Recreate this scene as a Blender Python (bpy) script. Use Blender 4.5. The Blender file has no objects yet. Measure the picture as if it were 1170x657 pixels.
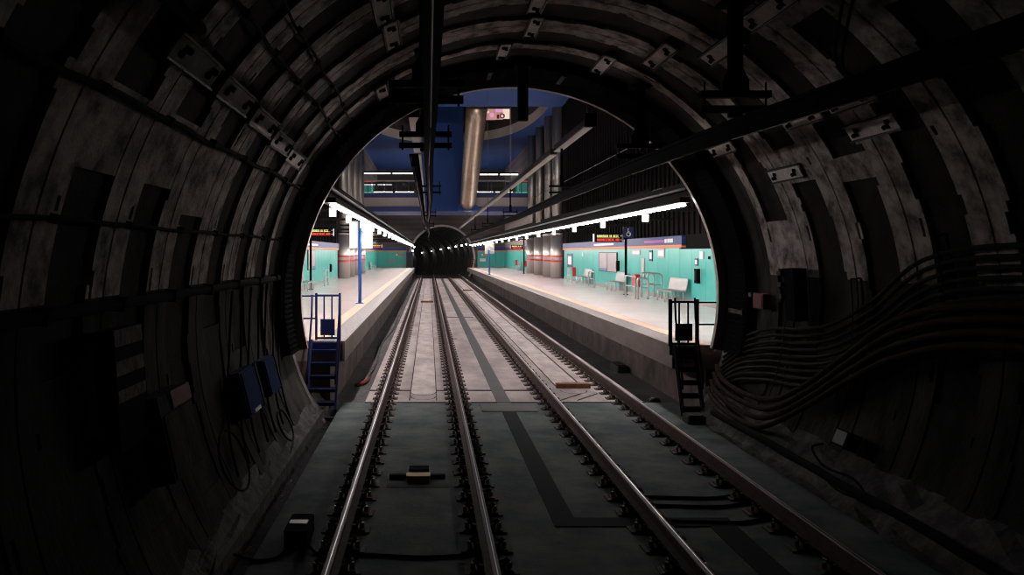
import bpy, math, random
from mathutils import Vector
random.seed(11)
PI = math.pi
C = bpy.context.scene.collection
AX, AZ = 1.52, 1.98          # tunnel axis (x, z); rail heads are z = 0, track runs along +Y
ORD = ['first','second','third','fourth','fifth','sixth','seventh','eighth','ninth','tenth','eleventh','twelfth',
       'thirteenth','fourteenth','fifteenth','sixteenth','seventeenth','eighteenth','nineteenth','twentieth']

# ------------------------------------------------------------------ materials
def mat(name, col, rough=0.7, metal=0.0, noise=None, scale=4.0, stretch=(1,1,1), bump=0.0, bscale=None, emit=None, estr=0.0,
        col2=None, wave=None, spec=None, lo=0.35, hi=0.65):
    m = bpy.data.materials.new(name); m.use_nodes = True
    nt = m.node_tree; N = nt.nodes; L = nt.links
    b = N['Principled BSDF']
    b.inputs['Base Color'].default_value = (*col, 1)
    b.inputs['Roughness'].default_value = rough
    b.inputs['Metallic'].default_value = metal
    if spec is not None: b.inputs['Specular IOR Level'].default_value = spec
    tc = N.new('ShaderNodeTexCoord'); mp = N.new('ShaderNodeMapping')
    mp.inputs['Scale'].default_value = stretch
    L.new(tc.outputs['Object'], mp.inputs['Vector'])
    if col2 is not None:
        n = N.new('ShaderNodeTexNoise'); n.inputs['Scale'].default_value = scale
        n.inputs['Detail'].default_value = 6; n.inputs['Roughness'].default_value = 0.65
        L.new(mp.outputs['Vector'], n.inputs['Vector'])
        r = N.new('ShaderNodeValToRGB')
        r.color_ramp.elements[0].position = lo; r.color_ramp.elements[1].position = hi
        r.color_ramp.elements[0].color = (*col, 1); r.color_ramp.elements[1].color = (*col2, 1)
        L.new(n.outputs['Fac'], r.inputs['Fac']); L.new(r.outputs['Color'], b.inputs['Base Color'])
    if wave:
        # wave = (direction axis, scale, dark colour)
        w = N.new('ShaderNodeTexWave'); w.bands_direction = wave[0]; w.inputs['Scale'].default_value = wave[1]
        L.new(tc.outputs['Object'], w.inputs['Vector'])
        mx = N.new('ShaderNodeMix'); mx.data_type = 'RGBA'
        r2 = N.new('ShaderNodeValToRGB'); r2.color_ramp.elements[0].position = 0.35; r2.color_ramp.elements[1].position = 0.5
        L.new(w.outputs['Fac'], r2.inputs['Fac']); L.new(r2.outputs['Color'], mx.inputs['Factor'])
        mx.inputs['A'].default_value = (*wave[2], 1); mx.inputs['B'].default_value = (*col, 1)
        L.new(mx.outputs['Result'], b.inputs['Base Color'])
    if bump:
        n2 = N.new('ShaderNodeTexNoise'); n2.inputs['Scale'].default_value = bscale or scale * 3
        n2.inputs['Detail'].default_value = 5
        L.new(mp.outputs['Vector'], n2.inputs['Vector'])
        bp = N.new('ShaderNodeBump'); bp.inputs['Strength'].default_value = bump; bp.inputs['Distance'].default_value = 0.03
        L.new(n2.outputs['Fac'], bp.inputs['Height']); L.new(bp.outputs['Normal'], b.inputs['Normal'])
    if emit:
        b.inputs['Emission Color'].default_value = (*emit, 1); b.inputs['Emission Strength'].default_value = estr
    return m

TUBE = 104.0; UPL = 80; DNL = 250; FLD = 6400
M = {}
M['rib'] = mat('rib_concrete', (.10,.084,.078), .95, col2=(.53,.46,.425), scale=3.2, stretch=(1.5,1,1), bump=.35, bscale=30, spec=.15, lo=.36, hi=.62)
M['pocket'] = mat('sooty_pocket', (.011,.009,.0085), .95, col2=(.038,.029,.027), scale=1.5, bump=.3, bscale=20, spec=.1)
M['hole'] = mat('bolt_hole', (.008,.008,.008), .9)
M['farlining'] = mat('far_lining', (.03,.027,.026), .8, col2=(.07,.064,.06), scale=1.0)
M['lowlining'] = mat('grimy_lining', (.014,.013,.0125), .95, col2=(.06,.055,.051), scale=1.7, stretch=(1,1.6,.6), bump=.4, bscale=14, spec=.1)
M['slab'] = mat('greenish_slab', (.050,.082,.080), .8, col2=(.165,.19,.182), spec=.15, scale=1.3, bump=.25, bscale=20)  # near slab, darker and greener than the station slab
M['track_slab'] = mat('pale_track_slab', (.31,.265,.252), .8, col2=(.55,.48,.455), scale=1.1, stretch=(1.2,.5,1), bump=.3, bscale=20)
M['trough'] = mat('trough_concrete', (.38,.33,.315), .75, col2=(.66,.585,.555), scale=2.5, stretch=(1,.4,1), bump=.2, bscale=20)
M['dirt'] = mat('dirty_floor', (.03,.028,.028), .8, col2=(.085,.078,.076), scale=1.6, stretch=(1,.4,1), bump=.8, bscale=12)
M['haunch'] = mat('rough_haunch', (.025,.024,.023), .9, col2=(.10,.095,.09), scale=3, bump=1, bscale=8, lo=.45, hi=.7)
M['gutter'] = mat('wet_gutter', (.02,.02,.02), .15, bump=.8, bscale=6)
M['joint'] = mat('joint_line', (.05,.04,.038), .9)
M['railside'] = mat('rusty_rail', (.055,.033,.028), .75, col2=(.10,.06,.05), scale=8, spec=.2)
M['railtop'] = mat('polished_rail', (.80,.76,.74), .38, metal=1.0)
M['railhead'] = mat('worn_rail_head', (.12,.088,.078), .6, metal=.3)
M['fasten'] = mat('fastening_iron', (.05,.034,.03), .75, col2=(.13,.082,.072), scale=9, spec=.3)
M['bolt'] = mat('bolt_cap', (.30,.27,.26), .5)
M['grate'] = mat('grating_steel', (.11,.113,.113), .6, wave=('Y', 2.6, (.025,.027,.027)))
M['cover'] = mat('drain_cover', (.020,.028,.028), .9, spec=.1)
M['black'] = mat('black_paint', (.006,.006,.007), .95, spec=.03)
M['black2'] = mat('dark_steel', (.018,.018,.019), .6, spec=.3)
M['ring'] = mat('ring_steel', (.008,.008,.009), 1.0, spec=0)
M['rim'] = mat('rim_steel', (.36,.28,.26), .6)
M['plate'] = mat('connector_plate', (.60,.52,.49), .8, col2=(.82,.73,.69), scale=8, bump=.3)
M['cable'] = mat('cable_sheath', (.008,.0075,.007), .95, spec=.05)
M['cable_dusty'] = mat('dusty_cable', (.012,.010,.009), .95, col2=(.028,.022,.020), scale=6, spec=.1)
M['cable_brown'] = mat('brown_cable', (.026,.016,.013), .95, spec=.05, col2=(.048,.032,.026), scale=6)
M['blue'] = mat('ladder_blue', (.004,.008,.06), .7, spec=.2)
M['polblue'] = mat('pole_blue', (.015,.10,.42), .35)
M['boxblue'] = mat('box_blue', (.004,.026,.10), .9, spec=.05)
M['red'] = mat('red_paint', (.62,.03,.025), .45)
M['redbox'] = mat('faded_red', (.14,.018,.012), .8)
M['orange'] = mat('orange_stripe', (.85,.17,.04), .5)
M['teal'] = mat('teal_enamel', (.045,.41,.36), .3, col2=(.06,.47,.41), scale=.6, spec=.4)
M['tealdark'] = mat('teal_skirting', (.30,.29,.27), .5)
M['navy'] = mat('navy_band', (.012,.035,.15), .5)
M['magenta'] = mat('magenta_stripe', (.33,.05,.33), .5)
M['white'] = mat('white_paint', (.80,.78,.76), .5)
M['ptile'] = mat('platform_tile', (.80,.685,.67), .22, col2=(.88,.775,.755), scale=.9, bump=0)
M['edge'] = mat('granite_edge', (.17,.155,.15), .5, col2=(.36,.335,.325), scale=14)
M['tactile'] = mat('tactile_strip', (.62,.43,.31), .6, col2=(.70,.51,.38), scale=6)
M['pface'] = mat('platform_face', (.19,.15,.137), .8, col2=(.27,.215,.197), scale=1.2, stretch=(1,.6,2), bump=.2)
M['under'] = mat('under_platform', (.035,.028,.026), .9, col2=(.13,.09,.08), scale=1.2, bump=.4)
M['rust'] = mat('rusty_timber', (.30,.13,.06), .8, col2=(.16,.07,.04), scale=8)
M['ceilblue'] = mat('blue_ceiling', (.012,.058,.25), .75, col2=(.015,.068,.28), scale=.5)
M['slats'] = mat('dark_wall_slats', (.008,.0065,.007), .9, spec=.04, wave=('Y', 1.2, (.007,.006,.006)))
M['tanwall'] = mat('tan_panel', (.42,.34,.31), .7, wave=('Z', .35, (.34,.28,.26)))
M['endwall'] = mat('brown_end_wall', (.105,.083,.079), .8, wave=('Z', .5, (.08,.065,.062)))
M['attic'] = mat('attic_wall', (.09,.075,.07), .8, wave=('X', .5, (.07,.06,.055)))
M['lip'] = mat('beige_lip', (.68,.60,.56), .6)
M['fascia'] = mat('bridge_fascia', (.42,.37,.35), .6)
M['bridgeblue'] = mat('bridge_blue', (.02,.035,.16), .6)
M['signblue'] = mat('sign_blue', (.010,.018,.075), .6)
M['wire'] = mat('dull_copper_wire', (.12,.09,.08), .7, metal=.5)
M['rope'] = mat('steel_wire', (.18,.17,.165), .6)
M['steel'] = mat('brushed_steel', (.40,.37,.35), .42, metal=.85, col2=(.50,.46,.43), scale=3, stretch=(6,6,.2))
M['bench'] = mat('bench_steel', (.50,.48,.47), .38, metal=.7)
M['copper'] = mat('warm_steel', (.70,.54,.43), .38, metal=.85, col2=(.58,.43,.34), scale=1.2, stretch=(2,2,2))
M['trunk'] = mat('grey_trunking', (.016,.014,.014), .85, spec=.1)
M['trunklight'] = mat('pale_beam_soffit', (.50,.45,.43), .6)
M['trunkdark'] = mat('dark_beam_web', (.05,.038,.036), .6)
M['tube'] = mat('lit_tube', (1,1,1), .5, emit=(1,.90,.87), estr=TUBE)
M['spot'] = mat('lit_downlight', (1,1,1), .5, emit=(1,.97,.96), estr=1.1)
M['board'] = mat('glowing_white_board', (.86,.84,.83), .4, emit=(1,.97,.95), estr=.5)  # board is no lamp; glow added to keep it bright white
M['tube2'] = mat('lit_mezzanine_tube', (1,1,1), .5, emit=(1,.95,.93), estr=1.8)
M['ledy'] = mat('led_yellow', (.1,.1,.02), .5, emit=(.75,.78,.25), estr=1.3)
M['ledr'] = mat('led_red', (.1,.01,.01), .5, emit=(1,.07,.05), estr=1.3)
M['teal_glow'] = mat('glowing_teal_panes', (.1,.5,.42), .4, emit=(.16,.62,.5), estr=.6)  # glow stands in for light falling on teal wall panels
M['red_glow'] = mat('glowing_red_line', (.6,.04,.03), .4, emit=(.8,.06,.04), estr=.5)  # red line is no lamp; glow put into its colour
M['lamp'] = mat('tunnel_lamp', (1,1,1), .5, emit=(1,.97,.95), estr=55)
M['sensor'] = mat('sensor_yellow', (.85,.58,.07), .55)
M['poster'] = mat('poster_paper', (.34,.32,.34), .35, col2=(.46,.35,.35), scale=1.8)
M['posterblue'] = mat('poster_blue_foot', (.10,.16,.34), .4)
M['skin1'] = mat('screen_pink', (.4,.2,.2), .4, emit=(.50,.25,.24), estr=.9)
M['skin2'] = mat('screen_pale', (.6,.55,.45), .4, emit=(.85,.70,.55), estr=.95)
M['skin3'] = mat('screen_maroon', (.1,.02,.02), .4, emit=(.08,.012,.015), estr=.7)
M['skin4'] = mat('screen_lilac', (.5,.25,.5), .4, emit=(.75,.35,.62), estr=.9)
g = bpy.data.materials.new('railing_glass'); g.use_nodes = True
bs = g.node_tree.nodes['Principled BSDF']; bs.inputs['Base Color'].default_value = (.30,.33,.35,1); bs.inputs['Roughness'].default_value = .08
bs.inputs['Transmission Weight'].default_value = .9; bs.inputs['IOR'].default_value = 1.1; M['glass'] = g

# ------------------------------------------------------------------ mesh builder
class MB:
    def __init__(s): s.v = []; s.f = []; s.m = []
    def quad(s, a, b, c, d, mi=0):
        n = len(s.v); s.v += [tuple(a),tuple(b),tuple(c),tuple(d)]; s.f.append((n,n+1,n+2,n+3)); s.m.append(mi)
    def box(s, x0, x1, y0, y1, z0, z1, mi=0, bev=0.0):
        n = len(s.v)
        if bev:
            b = bev
            # chamfered box: three rings per axis kept simple (chamfer the four vertical edges)
            ring = [(x0+b,y0),(x1-b,y0),(x1,y0+b),(x1,y1-b),(x1-b,y1),(x0+b,y1),(x0,y1-b),(x0,y0+b)]
            s.v += [(x,y,z0) for x,y in ring] + [(x,y,z1) for x,y in ring]
            for i in range(8): s.f.append((n+i, n+(i+1)%8, n+8+(i+1)%8, n+8+i)); s.m.append(mi)
            s.f.append(tuple(n+i for i in range(7,-1,-1))); s.f.append(tuple(n+8+i for i in range(8))); s.m += [mi,mi]
            return
        s.v += [(x0,y0,z0),(x1,y0,z0),(x1,y1,z0),(x0,y1,z0),(x0,y0,z1),(x1,y0,z1),(x1,y1,z1),(x0,y1,z1)]
        for f in ((3,2,1,0),(4,5,6,7),(0,1,5,4),(1,2,6,5),(2,3,7,6),(3,0,4,7)):
            s.f.append(tuple(n+i for i in f)); s.m.append(mi)
    def prism(s, prof, y0, y1, mi=0, mis=None):
        # prof: list of (x, z) counter-clockwise seen from -Y; extruded along Y
        n = len(s.v); k = len(prof)
        s.v += [(x,y0,z) for x,z in prof] + [(x,y1,z) for x,z in prof]
        for i in range(k):
            s.f.append((n+i, n+(i+1)%k, n+k+(i+1)%k, n+k+i)); s.m.append(mis[i] if mis else mi)
        s.f.append(tuple(n+i for i in range(k-1,-1,-1))); s.f.append(tuple(n+k+i for i in range(k))); s.m += [mi,mi]
    def tube(s, pts, r, n=8, mi=0, cap=True, r1=None):
        pts = [Vector(p) for p in pts]; base = len(s.v); k = len(pts)
        up = None
        for i, p in enumerate(pts):
            d = (pts[min(i+1,k-1)] - pts[max(i-1,0)]).normalized()
            if up is None:
                up = Vector((0,0,1)) if abs(d.z) < .9 else Vector((1,0,0))
            u = (up - d*up.dot(d)); u = u.normalized() if u.length > 1e-6 else Vector((1,0,0)); up = u
            w = d.cross(u)
            rr = r if r1 is None else r + (r1-r)*i/(k-1)
            for j in range(n):
                t = 2*PI*j/n
                s.v.append(tuple(p + u*math.cos(t)*rr + w*math.sin(t)*rr))
        for i in range(k-1):
            for j in range(n):
                a = base+i*n+j; b = base+i*n+(j+1)%n
                s.f.append((a,b,b+n,a+n)); s.m.append(mi)
        if cap:
            s.f.append(tuple(base+j for j in range(n-1,-1,-1))); s.f.append(tuple(base+(k-1)*n+j for j in range(n))); s.m += [mi,mi]
    def obox(s, c, ux, uy, uz, hx, hy, hz, mi=0):
        # oriented box: centre c, unit axes, half sizes
        c = Vector(c); ux = Vector(ux); uy = Vector(uy); uz = Vector(uz); n = len(s.v)
        for sx,sy,sz in ((-1,-1,-1),(1,-1,-1),(1,1,-1),(-1,1,-1),(-1,-1,1),(1,-1,1),(1,1,1),(-1,1,1)):
            s.v.append(tuple(c + ux*hx*sx + uy*hy*sy + uz*hz*sz))
        for f in ((3,2,1,0),(4,5,6,7),(0,1,5,4),(1,2,6,5),(2,3,7,6),(3,0,4,7)):
            s.f.append(tuple(n+i for i in f)); s.m.append(mi)

def wloc(o):
    v = Vector((0,0,0))
    while o is not None: v += Vector(o.location); o = o.parent
    return v
def obj(name, mb, mats, parent=None, smooth=False, kind=None):
    me = bpy.data.meshes.new(name)
    off = wloc(parent) if parent else Vector((0,0,0))
    me.from_pydata([(v[0]-off.x, v[1]-off.y, v[2]-off.z) for v in mb.v], [], mb.f)
    if not isinstance(mats, (list,tuple)): mats = [mats]
    for m in mats: me.materials.append(M[m])
    me.polygons.foreach_set('material_index', mb.m)
    if smooth: me.polygons.foreach_set('use_smooth', [True]*len(me.polygons))
    me.update()
    o = bpy.data.objects.new(name, me); C.objects.link(o)
    if parent: o.parent = parent
    if kind: o['kind'] = kind
    return o
def struct(name, mb, mats, smooth=False): return obj(name, mb, mats, None, smooth, 'structure')
def tag(o, label, cat, group=None):
    o['label'] = label; o['category'] = cat
    if group: o['group'] = group
    return o
def thing(name, label, cat, loc=(0,0,0), group=None):
    o = bpy.data.objects.new(name, None); C.objects.link(o); o.location = loc
    o.empty_display_size = .1
    return tag(o, label, cat, group)
def dup(root, loc, label, group=None, rz=None):
    r = root.copy(); C.objects.link(r); r.location = loc; r['label'] = label
    if rz is not None: r.rotation_euler = (0,0,rz)
    if group: r['group'] = group
    for ch in root.children:
        c = ch.copy(); C.objects.link(c); c.parent = r
        for g2 in ch.children:
            d = g2.copy(); C.objects.link(d); d.parent = c
    return r
def cyl_pt(a, y, r):       # a = degrees from the crown, positive towards +X
    t = math.radians(a); return Vector((AX + r*math.sin(t), y, AZ + r*math.cos(t)))
def spline(pts, n=6):
    # Catmull-Rom through tuples
    out = []; P = [pts[0]] + list(pts) + [pts[-1]]
    for i in range(1, len(P)-2):
        for k in range(n):
            t = k/n; q = []
            for a,b,c,d in zip(P[i-1],P[i],P[i+1],P[i+2]):
                q.append(.5*((2*b)+(-a+c)*t+(2*a-5*b+4*c-d)*t*t+(-a+3*b-3*c+d)*t**3))
            out.append(tuple(q))
    out.append(tuple(P[-2])); return out

# ------------------------------------------------------------------ tunnel lining (near)
RW = 1.45; J0 = 7.05; RL = 4.30
def near_lining():
    mb = MB(); DA = 1.5
    A = [-126 + DA*i for i in range(int(252/DA)+1)]
    rnd = random.Random(5)
    for k in range(-7, 6):
        J = J0 + RW*k; J2 = J + RW
        ys = [J, J+.015, J+.25, J+.31, J+.37, J+.72, J2-.37, J2-.31, J2-.25, J2-.015, J2]
        nc = len(ys)-1
        if J2 > 15.4: continue
        off = -66 if k in (-1,0) else rnd.choice([0, 25.7, 12]) + (k%2)*9
        joints = [((off + 51.43*i + 180) % 360) - 180 for i in range(7)]
        H = []; MI = []
        ex1 = ex2 = False; wid = [rnd.choice([0,rnd.uniform(2,5.5)]) if k not in (-1,0) else 5 for _ in joints]
        for a in A[:-1]:
            am = a + DA/2
            if rnd.random() < .11: ex1 = not ex1
            if rnd.random() < .11: ex2 = not ex2
            block = False
            for jn, w in zip(joints, wid):
                d = abs((am-jn+180)%360-180)
                if d < w: block = True
            hs = []; ms = []
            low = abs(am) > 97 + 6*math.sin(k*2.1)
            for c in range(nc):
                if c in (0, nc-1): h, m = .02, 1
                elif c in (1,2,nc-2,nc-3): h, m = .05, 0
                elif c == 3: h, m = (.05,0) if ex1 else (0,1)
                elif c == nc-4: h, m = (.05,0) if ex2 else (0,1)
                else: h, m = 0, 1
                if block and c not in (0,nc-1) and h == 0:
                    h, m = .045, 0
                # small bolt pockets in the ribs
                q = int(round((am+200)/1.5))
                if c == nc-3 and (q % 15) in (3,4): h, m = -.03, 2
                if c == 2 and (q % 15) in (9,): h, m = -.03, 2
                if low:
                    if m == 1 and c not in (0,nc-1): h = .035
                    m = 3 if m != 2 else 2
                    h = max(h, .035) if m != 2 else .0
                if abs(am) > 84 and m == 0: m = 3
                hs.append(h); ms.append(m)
            H.append(hs); MI.append(ms)
        for i in range(len(A)-1):
            for c in range(nc):
                r = RL - H[i][c]; y0, y1 = ys[c], ys[c+1]
                mb.quad(cyl_pt(A[i],y0,r), cyl_pt(A[i],y1,r), cyl_pt(A[i+1],y1,r), cyl_pt(A[i+1],y0,r), MI[i][c])
                if c+1 < nc and abs(H[i][c]-H[i][c+1]) > 1e-4:
                    r2 = RL - H[i][c+1]
                    mi = MI[i][c] if H[i][c] > H[i][c+1] else MI[i][c+1]
                    mb.quad(cyl_pt(A[i],y1,r), cyl_pt(A[i],y1,r2), cyl_pt(A[i+1],y1,r2), cyl_pt(A[i+1],y1,r), mi)
                if i+1 < len(A)-1 and abs(H[i][c]-H[i+1][c]) > 1e-4:
                    r2 = RL - H[i+1][c]
                    mi = MI[i][c] if H[i][c] > H[i+1][c] else MI[i+1][c]
                    mb.quad(cyl_pt(A[i+1],y0,r), cyl_pt(A[i+1],y1,r), cyl_pt(A[i+1],y1,r2), cyl_pt(A[i+1],y0,r2), mi)
    # last plain length up to the portal
    yl = J0 + RW*5 + RW
    yend = 16.0; ystart = max(y for y in [J0+RW*k+RW for k in range(-7,6)] if y <= 15.4)
    for i in range(len(A)-1):
        mb.quad(cyl_pt(A[i],ystart,RL-.05), cyl_pt(A[i],yend,RL-.05), cyl_pt(A[i+1],yend,RL-.05), cyl_pt(A[i+1],ystart,RL-.05), 3)
    # dark far side behind the viewpoint so the bore is closed
    y0 = J0 - 7*RW
    for i in range(len(A)-1):
        mb.quad(cyl_pt(A[i],y0-14,RL), cyl_pt(A[i],y0,RL), cyl_pt(A[i+1],y0,RL), cyl_pt(A[i+1],y0-14,RL), 1)
    struct('wall_tunnel', mb, ['rib','pocket','hole','lowlining'])
near_lining()

def arc_pts(cx, cz, r, a0, a1, n):
    return [(cx + r*math.sin(math.radians(a0+(a1-a0)*i/n)), cz + r*math.cos(math.radians(a0+(a1-a0)*i/n))) for i in range(n+1)]

# headwalls with a round hole
def headwall(name, y0, y1, cx, cz, r, x0, x1, z0, z1, m, zcut=None):
    mb = MB(); n = 96
    def outer(a):
        t = math.radians(a); dx, dz = math.sin(t), math.cos(t); k = 1e9
        if dx > 1e-9: k = min(k, (x1-cx)/dx)
        if dx < -1e-9: k = min(k, (x0-cx)/dx)
        if dz > 1e-9: k = min(k, (z1-cz)/dz)
        if dz < -1e-9: k = min(k, (z0-cz)/dz)
        return (cx+dx*k, cz+dz*k)
    angs = [360*i/n for i in range(n)]
    for X,Z in ((x0,z0),(x0,z1),(x1,z0),(x1,z1)):
        angs.append(math.degrees(math.atan2(X-cx, Z-cz)) % 360)
    angs = sorted(set(angs)); 
    for i in range(len(angs)):
        a, b = angs[i], angs[(i+1)%len(angs)]
        pa, pb = arc_pts(cx,cz,r,a,a,1)[0], arc_pts(cx,cz,r,b,b,1)[0]
        oa, ob = outer(a), outer(b)
        mb.quad((pa[0],y0,pa[1]),(pb[0],y0,pb[1]),(ob[0],y0,ob[1]),(oa[0],y0,oa[1]))
        mb.quad((pb[0],y1,pb[1]),(pa[0],y1,pa[1]),(oa[0],y1,oa[1]),(ob[0],y1,ob[1]))
        mb.quad((pa[0],y1,pa[1]),(pb[0],y1,pb[1]),(pb[0],y0,pb[1]),(pa[0],y0,pa[1]))
    return struct(name, mb, m)
headwall('wall_portal_near', 16.0, 16.25, AX, AZ, 4.24, -6.6, 9.6, -1.0, 13.4, 'endwall')
YE = 104.0; FZ = 2.15
headwall('wall_portal_far', YE, YE+.3, 1.6, FZ, 3.92, -6.6, 9.6, -1.0, 13.4, 'endwall')

# portal ring: ribbed steel sleeve with an inner flange
def ring_shape(mb, r0, r1, y0, y1, a0, a1, n, mi=0):
    for i in range(n):
        a = a0+(a1-a0)*i/n; b = a0+(a1-a0)*(i+1)/n
        P = lambda t,y,r: cyl_pt(t,y,r)
        mb.quad(P(a,y0,r0),P(a,y1,r0),P(b,y1,r0),P(b,y0,r0),mi)
        mb.quad(P(a,y0,r1),P(b,y0,r1),P(b,y1,r1),P(a,y1,r1),mi)
        mb.quad(P(a,y0,r0),P(b,y0,r0),P(b,y0,r1),P(a,y0,r1),mi)
        mb.quad(P(a,y1,r0),P(a,y1,r1),P(b,y1,r1),P(b,y1,r0),mi)
mb = MB(); ring_shape(mb, 4.07, 4.2, 14.95, 15.93, -104, 104, 104)
for i in range(-80, 81):
    a = i*1.3; c = cyl_pt(a, 15.4, 4.06); t = math.radians(a)
    mb.obox(c, (math.cos(t),0,-math.sin(t)), (0,1,0), (math.sin(t),0,math.cos(t)), .016, .43, .006)
struct('trim_1', mb, 'ring')
mb = MB(); ring_shape(mb, 3.92, 4.2, 15.93, 16.06, -104.5, 104.5, 104); struct('trim_2', mb, 'rim')

# ------------------------------------------------------------------ floor of the near tunnel
mb = MB(); mb.box(-1.75, 4.95, -14, 17.25, -.6, -.25); struct('floor', mb, 'slab')
mb = MB(); mb.box(-2.02, -1.75, -14, 17.2, -.6, -.43); struct('floor_gutter', mb, 'gutter')
def haunch(name, xa, za, a_wall, r, y0, y1, seed):
    rnd = random.Random(seed); mb = MB(); n = 60; cols = 5
    ends = cyl_pt(a_wall, 0, r)
    rows = []
    for i in range(n+1):
        y = y0+(y1-y0)*i/n; row = []
        for j in range(cols+1):
            t = j/cols
            x = xa + (ends.x-xa)*t + (rnd.uniform(-.02,.02) if 0<j<cols else 0)
            z = za + (ends.z-za)*(t**1.3) + (rnd.uniform(-.05,.05) if 0<j<cols else 0)
            row.append((x,y,z))
        rows.append(row)
    for i in range(n):
        for j in range(cols): mb.quad(rows[i][j], rows[i+1][j], rows[i+1][j+1], rows[i][j+1])
        mb.quad((xa,rows[i][0][1],za),(xa,rows[i+1][0][1],za),(xa,rows[i+1][0][1],-.6),(xa,rows[i][0][1],-.6))
    struct(name, mb, 'haunch')
haunch('floor_haunch_left', -2.02, -.22, -117, 4.27, -8, 17.2, 3)
haunch('floor_haunch_right', 4.85, -.25, 114, 4.27, -8, 15.9, 4)

# ------------------------------------------------------------------ station track bed
mb = MB(); mb.box(-1.3, 4.38, 17.25, 100.5, -.6, -.25); struct('floor_station', mb, 'track_slab')
mb = MB(); mb.box(-6.6, -1.3, 17.25, YE, -.7, -.36); mb.box(4.38, 9.6, 17.25, YE, -.7, -.40); mb.box(-1.3, 4.38, 100.5, YE, -.7, -.40)
mb.box(-6.6, -1.75, 16.25, 17.25, -.7, -.36); mb.box(4.95, 9.6, 16.25, 17.25, -.7, -.36)
struct('floor_side', mb, 'dirt')
mb = MB(); mb.box(-.39, .15, 18.2, 100, -.25, -.243); mb.box(2.90, 3.46, 19.4, 100, -.25, -.243); struct('floor_trough', mb, 'trough')
mb = MB()
def line(x0,x1,y0,y1): mb.box(x0,x1,y0,y1,-.25,-.236)
line(-.41,-.385,17.5,100); line(.15,.17,17.5,100); line(2.88,2.90,19.3,100); line(3.46,3.50,19.3,100)
line(-1.3,-.6,18.7,18.78); line(-.6,-.41,18.7,18.75); line(.17,.5,18.7,18.75); line(.6,1.38,18.7,18.78); line(1.66,2.4,18.7,18.78)
line(-1.3,4.4,17.22,17.25); line(.7,1.0,30,30.04); line(1.66,2.1,40,40.06); line(.7,1.38,40,40.06)
for cy, cx, r in ((18.5,-.12,.29),(17.9,-.12,.27),(18.7,3.18,.30)):
    for i in range(14):
        a = PI*i/14; b = PI*(i+1)/14
        p = [(cx+math.cos(t)*q, cy-math.sin(t)*q*1.5, -.24) for t,q in ((a,r),(b,r),(b,r-.025),(a,r-.025))]
        mb.quad(*p)
for s in (0,1):
    mb.obox((3.0+.35*s,17.9,-.243),(math.cos(.6),-math.sin(.6),0),(math.sin(.6),math.cos(.6),0),(0,0,1),.012,.5,.005)
struct('floor_joint', mb, 'joint')

mb = MB(); mb.box(1.38,1.66,17.05,100,-.25,-.238); o = obj('drain_grating', mb, 'grate')
tag(o, 'long grey slotted drain grating running between the two tracks through the station', 'drain grating')
mb = MB(); mb.box(1.02,2.10,16.25,17.05,-.25,-.236); o = obj('drain_grating', mb, 'grate')
tag(o, 'short slotted grating lying crosswise at the end of the long drain', 'drain grating')
mb = MB(); mb.box(1.40,1.66,9.72,16.25,-.25,-.24); mb.box(1.40,3.42,9.42,9.72,-.25,-.24); mb.box(3.12,3.42,-4,9.42,-.25,-.24)
o = obj('drain_cover', mb, 'cover'); tag(o, 'dark smooth drain cover bending across to the second track on the tunnel floor', 'drain cover')

# platforms
def platform(side):
    mb = MB(); s = side
    if s > 0:
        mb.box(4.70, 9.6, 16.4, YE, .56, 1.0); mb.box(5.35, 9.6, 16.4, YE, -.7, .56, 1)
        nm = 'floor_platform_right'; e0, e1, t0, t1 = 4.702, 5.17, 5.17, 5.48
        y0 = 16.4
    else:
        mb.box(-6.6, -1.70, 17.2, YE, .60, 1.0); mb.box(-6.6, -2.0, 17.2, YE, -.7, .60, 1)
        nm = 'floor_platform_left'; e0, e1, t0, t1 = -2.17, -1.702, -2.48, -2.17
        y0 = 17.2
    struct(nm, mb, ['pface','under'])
    mb = MB()
    if s > 0: mb.box(t1, 9.6, y0, YE, 1.0, 1.006)
    else: mb.box(-6.6, t0, y0, YE, 1.0, 1.006)
    struct(nm+'_tiles', mb, 'ptile')
    mb = MB(); mb.box(e0, e1, y0, YE, 1.0, 1.007); struct('trim_3' if s>0 else 'trim_4', mb, 'edge')
    mb = MB(); mb.box(t0, t1, y0, YE, 1.0, 1.012); struct('trim_5' if s>0 else 'trim_6', mb, 'tactile')
platform(1); platform(-1)

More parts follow.
